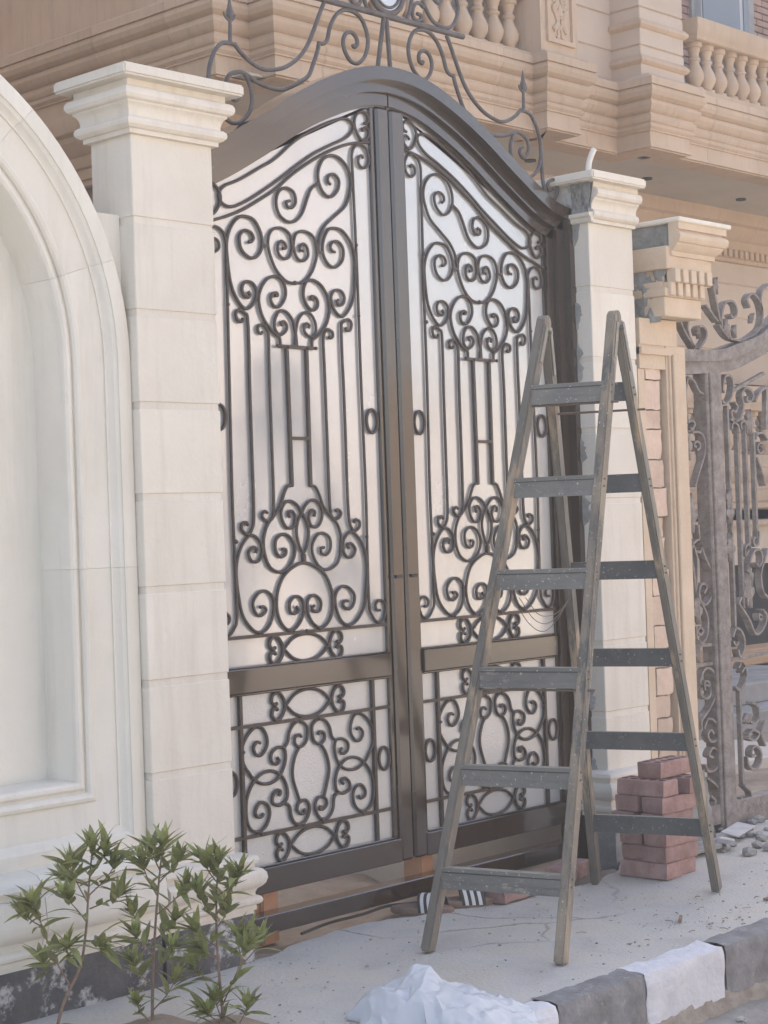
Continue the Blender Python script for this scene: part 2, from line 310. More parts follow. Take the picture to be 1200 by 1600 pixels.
def thing(name, base, label, cat, group=None):
    o = bpy.data.objects.new(name, None); COL.objects.link(o); o.location = base; BASE[o.name] = tuple(base); o.empty_display_size = 0.1
    o['label'] = label; o['category'] = cat
    if group: o['group'] = group
    return o
def tag(o, label, cat, group=None):
    o['label'] = label; o['category'] = cat
    if group: o['group'] = group
    return o
def structure(o): o['kind'] = 'structure'; return o
def stuff(o): o['kind'] = 'stuff'; return o
def inst(src, name, parent=None, loc=None, rot=None):
    o = src.copy(); o.name = name; COL.objects.link(o); o.parent = parent
    if loc is not None: o.location = loc
    if rot is not None: o.rotation_euler = rot
    return o
def cr(pts, n=6, closed=False, relax=1):
    """Catmull-Rom resampling with a little relaxation"""
    P = [Vector(p) for p in pts]
    for _ in range(relax):
        Q = P[:]
        for i in range(1, len(P) - 1): Q[i] = P[i] * 0.7 + (P[i - 1] + P[i + 1]) * 0.15
        P = Q
    out = []; k = len(P)
    for i in range(k - 1):
        p0 = P[i - 1] if i > 0 else (P[-2] if closed else P[0] * 2 - P[1]); p1 = P[i]; p2 = P[i + 1]
        p3 = P[i + 2] if i + 2 < k else (P[1] if closed else P[-1] * 2 - P[-2])
        for j in range(n):
            t = j / n; out.append(0.5 * ((2 * p1) + (p2 - p0) * t + (2 * p0 - 5 * p1 + 4 * p2 - p3) * t * t + (3 * p1 - p0 - 3 * p2 + p3) * t ** 3))
    out.append(P[-1]); return out
def fbm(x, y, z=0.0, o=4): return noise.fractal(Vector((x, y, z)), 1.0, 2.0, o)
def offset_poly(P, d):
    """offset an open XZ polyline to its right-hand side by d with mitres"""
    out = []; k = len(P); V = [Vector(p) for p in P]
    for i in range(k):
        a = V[i] - V[i - 1] if i > 0 else V[1] - V[0]; b = V[i + 1] - V[i] if i < k - 1 else V[-1] - V[-2]
        na = Vector((a.y, -a.x)).normalized(); nb = Vector((b.y, -b.x)).normalized(); mv = (na + nb) / (1 + na.dot(nb))
        q = V[i] + mv * d; out.append((q.x, q.y))
    return out
rnd = random.Random(7)
# ------------------------------------------------------------------ ground, road, pavement, kerb, soil
structure(MB().grid(2, 2, lambda u, v: (-58 + 146 * u, -38 + 96 * v, -0.235)).build('road', 'road', smooth=0))
g = MB().grid(90, 30, lambda u, v: (1.0 + 9 * u, 2.0 + 1.5 * v, -0.222 + 0.018 * fbm(u * 40, v * 8) + 0.03 * max(0, v - 0.75)))
structure(g.build('road_verge', 'road', smooth=60))
EDGE = [(-6, 4.74), (4.15, 4.70), (4.35, 4.72), (4.6, 4.775), (4.9, 4.80), (5.12, 4.72), (5.3, 4.655), (5.5, 4.62), (5.75, 4.555), (6.0, 4.535), (6.25, 4.60), (6.45, 4.72), (7.0, 4.74), (14, 4.74)]
def edge_y(x):
    for (a, ya), (b, yb) in zip(EDGE, EDGE[1:]):
        if a <= x <= b: return ya + (yb - ya) * (x - a) / (b - a)
    return 4.74
def pave(u, v):
    x = 1.2 + 10.8 * u; y0 = 3.575; ye = edge_y(x)
    if 4.25 < x < 6.45: ye += 0.035 * fbm(x * 5.0, 3.0) + 0.012 * fbm(x * 22, 1.0)
    y = y0 + (ye - y0) * min(1, v / 0.96)
    z = 0.006 * fbm(x * 1.3, y * 1.7) + 0.0025 * fbm(x * 9, y * 9) - 0.002
    if v > 0.96: z = -0.2
    return (x, y, z)
structure(MB().grid(240, 26, pave).build('pavement', 'concrete', smooth=50))
structure(MB().box(-12, 1.2, 3.575, 4.74, -0.21, -0.003).box(12, 40, 3.575, 4.74, -0.21, -0.003).build('pavement_strip', 'concrete', smooth=0))
def soil(u, v):
    x = 3.0 + 12 * u; y = 4.5 + 5.5 * v * v + 0.4 * v
    z = -0.045 + 0.03 * fbm(x * 1.6, y * 1.8) + 0.018 * fbm(x * 7, y * 7)
    z += 0.10 * math.exp(-((x - 4.9) / 0.75) ** 2 - ((y - 5.75) / 0.45) ** 2)
    return (x, y, z)
structure(MB().grid(220, 60, soil).build('soil', 'sand', smooth=60))
structure(MB().grid(2, 2, lambda u, v: (-30 + 90 * u, 9.0 + 48 * v, -0.10)).build('courtyard_ground', 'sand', smooth=0))

kerb = structure(bpy.data.objects.new('kerb', None)); COL.objects.link(kerb)
kx = [3.0, 3.47, 3.93, 4.39, 4.86, 5.335, 5.80, 6.27, 6.74, 7.21, 7.68, 8.15]
for i in range(len(kx) - 1):
    a, b = kx[i] + 0.004, kx[i + 1] - 0.004; blk = (i % 2 == 1); sd = i * 3.7
    def face(u, v, a=a, b=b, sd=sd):
        # v: 0 bottom front .. top front .. top back
        x = a + (b - a) * u
        if v < 0.6: y, z = 3.470, -0.168 + (v / 0.6) * 0.158
        elif v < 0.7: y, z = 3.476, -0.001
        else: y, z = 3.482 + (v - 0.7) / 0.3 * 0.10, 0.004
        jit = 0.008 * fbm(x * 9, z * 9, sd) + 0.004 * fbm(x * 30, z * 30, sd)
        if u < 0.01 or u > 0.99: y += 0.008
        return (x + (0.004 * fbm(z * 25, sd, y * 20)), y + jit * (1 if v < 0.7 else 0.2), z + (0.008 * fbm(x * 12, y * 30, sd) if v > 0.55 else (0.012 * fbm(x * 14, sd) if v < 0.01 else 0)))
    q = MB().grid(22, 14, face); q.box(a, b, 3.484, 3.576, -0.22, -0.012)
    q.build('kerb_stone', 'kblack' if blk else 'kwhite', kerb, smooth=50)
q = MB().grid(200, 6, lambda u, v: (3.0 + 5.2 * u, 3.478 - 0.030 * (1 - v) + 0.010 * fbm(u * 90, v * 4), -0.235 + 0.085 * v + 0.010 * fbm(u * 70, 5)))
q.build('kerb_bedding', 'kraw', kerb, smooth=50)

# ------------------------------------------------------------------ boundary wall with arched niche
XC, ZC, RI = 2.757, 2.09, 0.825
wall = thing('boundary_wall', (2.757, 4.85, 0), 'white plastered boundary wall with a moulded arched niche beside the tall pillar', 'wall')
loop = [(XC - RI, 0.70), (XC + RI, 0.70), (XC + RI, 1.4)] + [(XC + RI * math.cos(t), ZC + RI * math.sin(t)) for t in [math.pi * i / 48 for i in range(49)]] + [(XC - RI, 1.4)]
def ring_sweep(prof, i0, i1):
    k = len(loop); V = [Vector(p) for p in loop]; vs = []; fs = []; n_ = len(prof); cnt = i1 - i0 + 1
    for q in range(i0, i1 + 1):
        i = q % k
        a = V[i] - V[i - 1]; b = V[(i + 1) % k] - V[i]
        na = Vector((a.y, -a.x)).normalized(); nb = Vector((b.y, -b.x)).normalized(); mv = (na + nb) / (1 + na.dot(nb)); sh = Vector((0, 0))
        if q == i0: sh = b.normalized() * 0.0004
        if q == i1: sh = a.normalized() * -0.0004
        for r, y in prof: vs.append((V[i].x + mv.x * r + sh.x, y, V[i].y + mv.y * r + sh.y))
    for i in range(cnt - 1):
        for t in range(n_ - 1): fs.append((i * n_ + t, (i + 1) * n_ + t, (i + 1) * n_ + t + 1, i * n_ + t + 1))
    fs += [tuple(range(n_ - 1, -1, -1)), tuple((cnt - 1) * n_ + t for t in range(n_))]
    return MB().add(vs, fs)
APROF = [(0.0, 4.985), (0.0, 4.824), (0.004, 4.815), (0.012, 4.809), (0.022, 4.809), (0.030, 4.815), (0.032, 4.822), (0.040, 4.822), (0.040, 4.812), (0.046, 4.804), (0.056, 4.800), (0.066, 4.804), (0.072, 4.812), (0.072, 4.818), (0.080, 4.818), (0.165, 4.812), (0.165, 4.806), (0.172, 4.806), (0.180, 4.800), (0.188, 4.788), (0.200, 4.782), (0.200, 4.776), (0.245, 4.774), (0.252, 4.777), (0.257, 4.785), (0.257, 4.985)]
CUTS = [2, 8, 16, 25, 34, 43, 51, 53]
CUTS += [CUTS[0] + len(loop)]
for c0, c1 in zip(CUTS, CUTS[1:]): ring_sweep(APROF, c0, c1).build('arch_moulding', 'plaster', wall, smooth=28)
inner = [(x, z) for x, z in loop]
MB().prism([(x, z) for x, z in inner], 4.975, 4.99).build('niche_panel', 'plaster', wall, smooth=0)
ts = [R_(a) for a in range(-2, 30, 2)]
RO = RI + 0.256
A = [(XC + RO * math.cos(t) - 0.004, ZC + RO * math.sin(t)) for t in ts]
MB().strip([(x, z) for x, z in A], [(3.8375, z) for x, z in A], 4.815, 4.97).box(1.0, 1.668, 4.815, 4.97, 0.44, 2.61).build('wall_face', 'plaster', wall)
MB().box(1.0, 3.8375, 4.803, 4.984, 0.163, 0.438).build('dado', 'plaster', wall, smooth=0)
BPROF = [(0.045, 0.160), (0.045, 0.178), (0.052, 0.178), (0.052, 0.198), (0.060, 0.198), (0.067, 0.204), (0.069, 0.213), (0.066, 0.222), (0.058, 0.228), (0.050, 0.228), (0.050, 0.240), (0.056, 0.252), (0.068, 0.260), (0.078, 0.272), (0.083, 0.290), (0.080, 0.308), (0.070, 0.320), (0.056, 0.326), (0.050, 0.326), (0.050, 0.338), (0.058, 0.340), (0.064, 0.352), (0.058, 0.366), (0.045, 0.372), (0.0, 0.380), (-0.01, 0.380)]
WPROF = [(o + 0.0, z + (0.06 if z > 0.31 else 0)) for o, z in BPROF[:-2]] + [(0.03, 0.445), (-0.065, 0.462)]
for q in MB.mould_pieces([(0.9, 4.74), (3.824, 4.74)], WPROF, 0.9): q.build('base_moulding', 'plaster', wall)
MB().grid(60, 8, lambda u, v: (0.9 + 2.92 * u, 4.694 + 0.006 * fbm(u * 30, v * 3), -0.01 + 0.175 * v)).box(0.9, 3.82, 4.703, 4.9, -0.05, 0.159).build('plinth', 'plinth', wall, smooth=50)

# ------------------------------------------------------------------ gate pillars
JO = [2.586, 2.272, 1.957, 1.645, 1.330, 1.014, 0.700]
CAP = [(0.0, -0.216), (0.018, -0.216), (0.018, -0.200), (0.024, -0.200), (0.030, -0.197), (0.039, -0.188), (0.041, -0.178), (0.038, -0.168), (0.030, -0.161), (0.024, -0.160), (0.024, -0.148), (0.0265, -0.136), (0.033, -0.124), (0.042, -0.117), (0.042, -0.109), (0.049, -0.109), (0.056, -0.105), (0.062, -0.094), (0.062, -0.082), (0.056, -0.070), (0.048, -0.066), (0.038, -0.066), (0.038, -0.040)]
def pillar(x0, x1, y0, y1, ztop, label, capfull):
    t = thing('gate_pillar', ((x0 + x1) / 2, (y0 + y1) / 2, 0), label, 'pillar', 'white stone pillars either side of the gate')
    dz = ztop - 3.08
    c = 0.005
    MB().box(x0 + c, x1 - c, y0 + c, y1 - c, 0.35, ztop - 0.03).build('core', 'white', t, smooth=0)
    zs = [2.866 + dz] + [j + dz for j in JO] + [0.376]
    for i in range(len(zs) - 1):
        a, b = zs[i + 1], zs[i]
        lo = a + (0.0 if i == len(zs) - 2 else 0.0); hi = b - (0.0 if i == 0 else 0.024)
        MB().cbox(x0, x1, y0, y1, lo, hi, 0.003).build('stone_block', 'white', t, smooth=0)
    prof = [(o, z + ztop) for o, z in CAP]
    if capfull:
        path = [(x0, y1), (x0, y0), (x1, y0), (x1, y1)]; path = path[::-1]
        # travel so that the outside is on the right
        path = [(x0, y1), (x0, y0), (x1, y0), (x1, y1)]
        MB().mould(path, [(-p[0], p[1]) for p in prof][:0] or prof, closed=True).build('capital', 'white', t)
        s0 = [(x0 - 0.088, y0 - 0.088), (x1 + 0.088, y0 - 0.088), (x1 + 0.088, y1 + 0.088), (x0 - 0.088, y1 + 0.088)]
    else:
        MB().mould([(x0 - 0.006, y0), (x1, y0)], prof, closed=False).build('capital', 'white', t)
        MB().mould([(x0, y1), (x0, y0 - 0.0305)], [(0.0, ztop - 0.216), (0.018, ztop - 0.214), (0.022, ztop - 0.205), (0.022, ztop - 0.196), (0.034, ztop - 0.190), (0.034, ztop - 0.175), (0.0, ztop - 0.172)], closed=False).build('necking', 'white', t)
        MB().grid(16, 10, lambda u, v: (x0 - 0.012 + 0.012 * fbm(u * 9, v * 7, 4), y0 - 0.02 + 0.26 * u, ztop - 0.178 + 0.140 * v)).box(x0 - 0.004, x0 + 0.1, y0 - 0.018, y1, ztop - 0.175, ztop - 0.04).build('cement_patch', 'cementw', t)
        MB().grid(14, 8, lambda u, v: (x0 - 0.022 + 0.014 * fbm(u * 7, v * 9, 9), y0 - 0.03 + (0.105 + 0.012 * fbm(v * 5, 2)) * u, ztop - 0.176 + 0.136 * v)).build('cement_patch', 'cement', t)
        s0 = [(x0 - 0.072, y0 - 0.088), (x1 + 0.002, y0 - 0.088), (x1 + 0.002, y1 + 0.088), (x0 - 0.072, y1 + 0.088)]
    (ax, ay), (bx, by) = s0[0], s0[2]
    q = MB(); bm = bmesh.new(); bmesh.ops.create_cube(bm, size=1)
    for p in bm.verts: p.co = Vector(((ax + bx) / 2 + p.co.x * (bx - ax), (ay + by) / 2 + p.co.y * (by - ay), ztop - 0.020 + p.co.z * 0.040))
    bmesh.ops.bevel(bm, geom=[e for e in bm.edges], offset=0.007, segments=2, affect='EDGES'); q.bm(bm)
    q.build('cap_slab', 'white', t)
    bp = [(o - 0.004, z) for o, z in BPROF]
    if capfull: MB().mould([(x0 - 0.0, y0), (x1, y0), (x1, y1)], bp, closed=False).build('base_moulding', 'white', t)
    else: MB().mould([(x0, y1), (x0, y0), (x1, y0)], [(o * 0.8, z + 0.02) for o, z in bp], closed=False).build('base_moulding', 'white', t)
    MB().box(x0 - (0.0 if capfull else 0.02), x1 + (0.035 if capfull else 0), y0 - 0.043, y1, -0.05, 0.165).build('plinth', 'plinth' if capfull else 'cement', t, smooth=0)
    return t
pillar(3.838, 4.20, 4.74, 4.96, 3.08, 'tall white stone pillar left of the gate, joined to the arched wall', True)
p2 = pillar(6.40, 6.73, 4.74, 4.96, 3.035, 'white stone pillar right of the gate with grey mortar smears behind the ladder', False)
# mortar smeared along the joint between the frame and the right pillar
for i in range(9):
    z0 = 0.35 + 0.29 * i + rnd.uniform(-0.05, 0.05); h = rnd.uniform(0.10, 0.27); sd = i * 5.1
    def blob(u, v, z0=z0, h=h, sd=sd):
        wdt = 0.022 + 0.020 * (1 + fbm(v * 4, sd)) + 0.012 * fbm(v * 14, sd, 3)
        wdt *= math.sin(math.pi * min(1, max(0.02, v))) ** 0.4
        return (6.3985 - 0.012 * (1 - u) ** 0.6 - 0.004 * fbm(u * 6, v * 9, sd) * (1 - u), 4.846 - wdt * u * 1.2, z0 + h * v)
    MB().grid(7, 16, blob).build('mortar_smear', 'cement', p2, smooth=60)
tag(MB().tube(cr([(6.385, 4.72, 3.03), (6.386, 4.718, 3.075), (6.398, 4.708, 3.115), (6.408, 4.70, 3.14)], 4), 0.013, 10).build('pipe_stub', 'pipe'), 'short bent white pipe stub sticking up from the right pillar cap', 'pipe')

# ------------------------------------------------------------------ tan pillar with dentil capital (neighbouring gate)
tp = thing('carved_pillar', (6.92, 4.85, 0), 'tan stone pillar with dentilled capital and a strip of broken pink stone', 'pillar')
MB().box(6.76, 7.05, 4.80, 5.05, 0.0, 2.42).build('core', 'cement', tp, smooth=0)
MB().mould([(6.958, 4.80), (7.055, 4.80), (7.055, 4.97)], [(0.0, 0.0), (0.062, 0.0), (0.062, 2.30), (0.0, 2.30)], closed=False).build('side_frame', 'tancap', tp)
for a, b, o in ((6.972, 6.984, 0.075), (6.994, 7.040, 0.083)):
    MB().cbox(a, b, 4.80 - o, 4.80, 0.02, 2.26, 0.004).build('frame_bead', 'tancap', tp, smooth=0)
MB().box(6.752, 6.957, 4.741, 4.80, 2.19, 2.30).box(6.752, 6.99, 4.727, 4.79, 2.255, 2.287).build('top_frame', 'tancap', tp, smooth=0)
MB().box(6.752, 6.803, 4.752, 4.80, 0.30, 2.189).build('side_frame', 'tancap', tp, smooth=0)
z = 0.32
while z < 2.15:
    h = rnd.uniform(0.085, 0.15); x0 = 6.806 + rnd.uniform(-0.002, 0.006); x1 = 6.938 + rnd.uniform(-0.022, 0.012); y = 4.762 + rnd.uniform(-0.014, 0.008)
    bm = bmesh.new(); bmesh.ops.create_cube(bm, size=1); bmesh.ops.subdivide_edges(bm, edges=bm.edges[:], cuts=3, use_grid_fill=True)
    for p in bm.verts:
        q = Vector(((x0 + x1) / 2 + p.co.x * (x1 - x0), y + 0.02 + p.co.y * 0.045, z + h / 2 + p.co.z * (h - 0.006)))
        p.co = q + Vector((fbm(q.z * 22, q.y * 20, 1), fbm(q.x * 25, q.z * 25, 2), fbm(q.x * 25, q.y * 25, 3))) * 0.006
    MB().bm(bm).build('stone_chip', 'pinkbrick', tp, smooth=30); z += h
MB().box(6.752, 7.05, 4.735, 5.0, 2.30, 2.42).build('neck_block', 'tancap', tp, smooth=0)
lay = [  # x0, x1, yfront, z0, z1
    (6.845, 7.145, 4.655, 2.425, 2.515), (6.84, 7.165, 4.645, 2.515, 2.555), (6.845, 7.185, 4.635, 2.64, 2.745)]
for a, b, y, z0, z1 in lay: MB().cbox(a, b, y, 4.93, z0, z1, 0.004).build('capital_course', 'tancap', tp, smooth=0)
for row, (z0, z1, y, xs, xe) in enumerate(((2.515, 2.585, 4.632, 6.85, 7.15), (2.575, 2.645, 4.612, 6.872, 7.20))):
    MB().box(xs, xe, y + 0.045, 4.92, z0, z1).build('dentil_bed', 'tancap', tp, smooth=0)
    n = 5
    for k in range(n):
        xa = xs + (xe - xs) * (k / n) + (0.0 if row else 0.012)
        MB().cbox(xa, xa + (xe - xs) / n * 0.64, y - 0.004, y + 0.06, z0 + 0.004, z1 - 0.004, 0.003).build('dentil', 'tancap', tp, smooth=0)
MB().mould([(6.872, 4.640), (7.215, 4.640), (7.215, 4.95)], [(0, 2.64), (0, 2.70), (0.014, 2.70), (0.014, 2.722), (0.022, 2.726), (0.034, 2.738), (0.044, 2.752), (0.044, 2.760), (0.052, 2.760), (0.060, 2.770), (0.064, 2.785), (0.060, 2.800), (0.052, 2.808), (0.042, 2.808), (0.042, 2.818), (0.056, 2.818), (0.056, 2.850), (0.0, 2.8505)], closed=False).build('capital_cornice', 'tancap', tp)
MB().cbox(6.862, 7.30, 4.572, 4.95, 2.850, 2.872, 0.005).build('cap_slab', 'white', tp, smooth=0)
def rough_end(u, v):
    zz = 2.40 + 0.465 * v; y0 = 4.66 - 0.045 * v
    y = y0 + 0.02 + (5.02 - y0) * u
    x = 6.845 + 0.060 * v - 0.05 * u + 0.022 * fbm(u * 6, v * 6, 3) + 0.008 * fbm(u * 20, v * 20, 5)
    return (x, y, zz)
MB().grid(26, 26, rough_end).box(6.90, 7.1, 4.70, 5.0, 2.43, 2.855).build('cement_end', 'cement', tp, smooth=60)
for k, (z0, h) in enumerate(((2.60, 0.045), (2.655, 0.03), (2.55, 0.035), (2.695, 0.04))):
    MB().cbox(6.80, 6.90, 4.83 + 0.01 * k, 4.93, z0, z0 + h, 0.006).build('exposed_brick', 'redbrick', tp, smooth=0)
MB().grid(30, 12, lambda u, v: (6.70 + 0.45 * u, 4.735 - 0.05 * (1 - v) + 0.02 * fbm(u * 9, v * 5), -0.02 + 0.33 * v)).build('rough_footing', 'cement', tp, smooth=60)
MB().box(6.76, 7.06, 4.70, 4.80, 0.20, 0.32).build('base_block', 'tancap', tp, smooth=0)
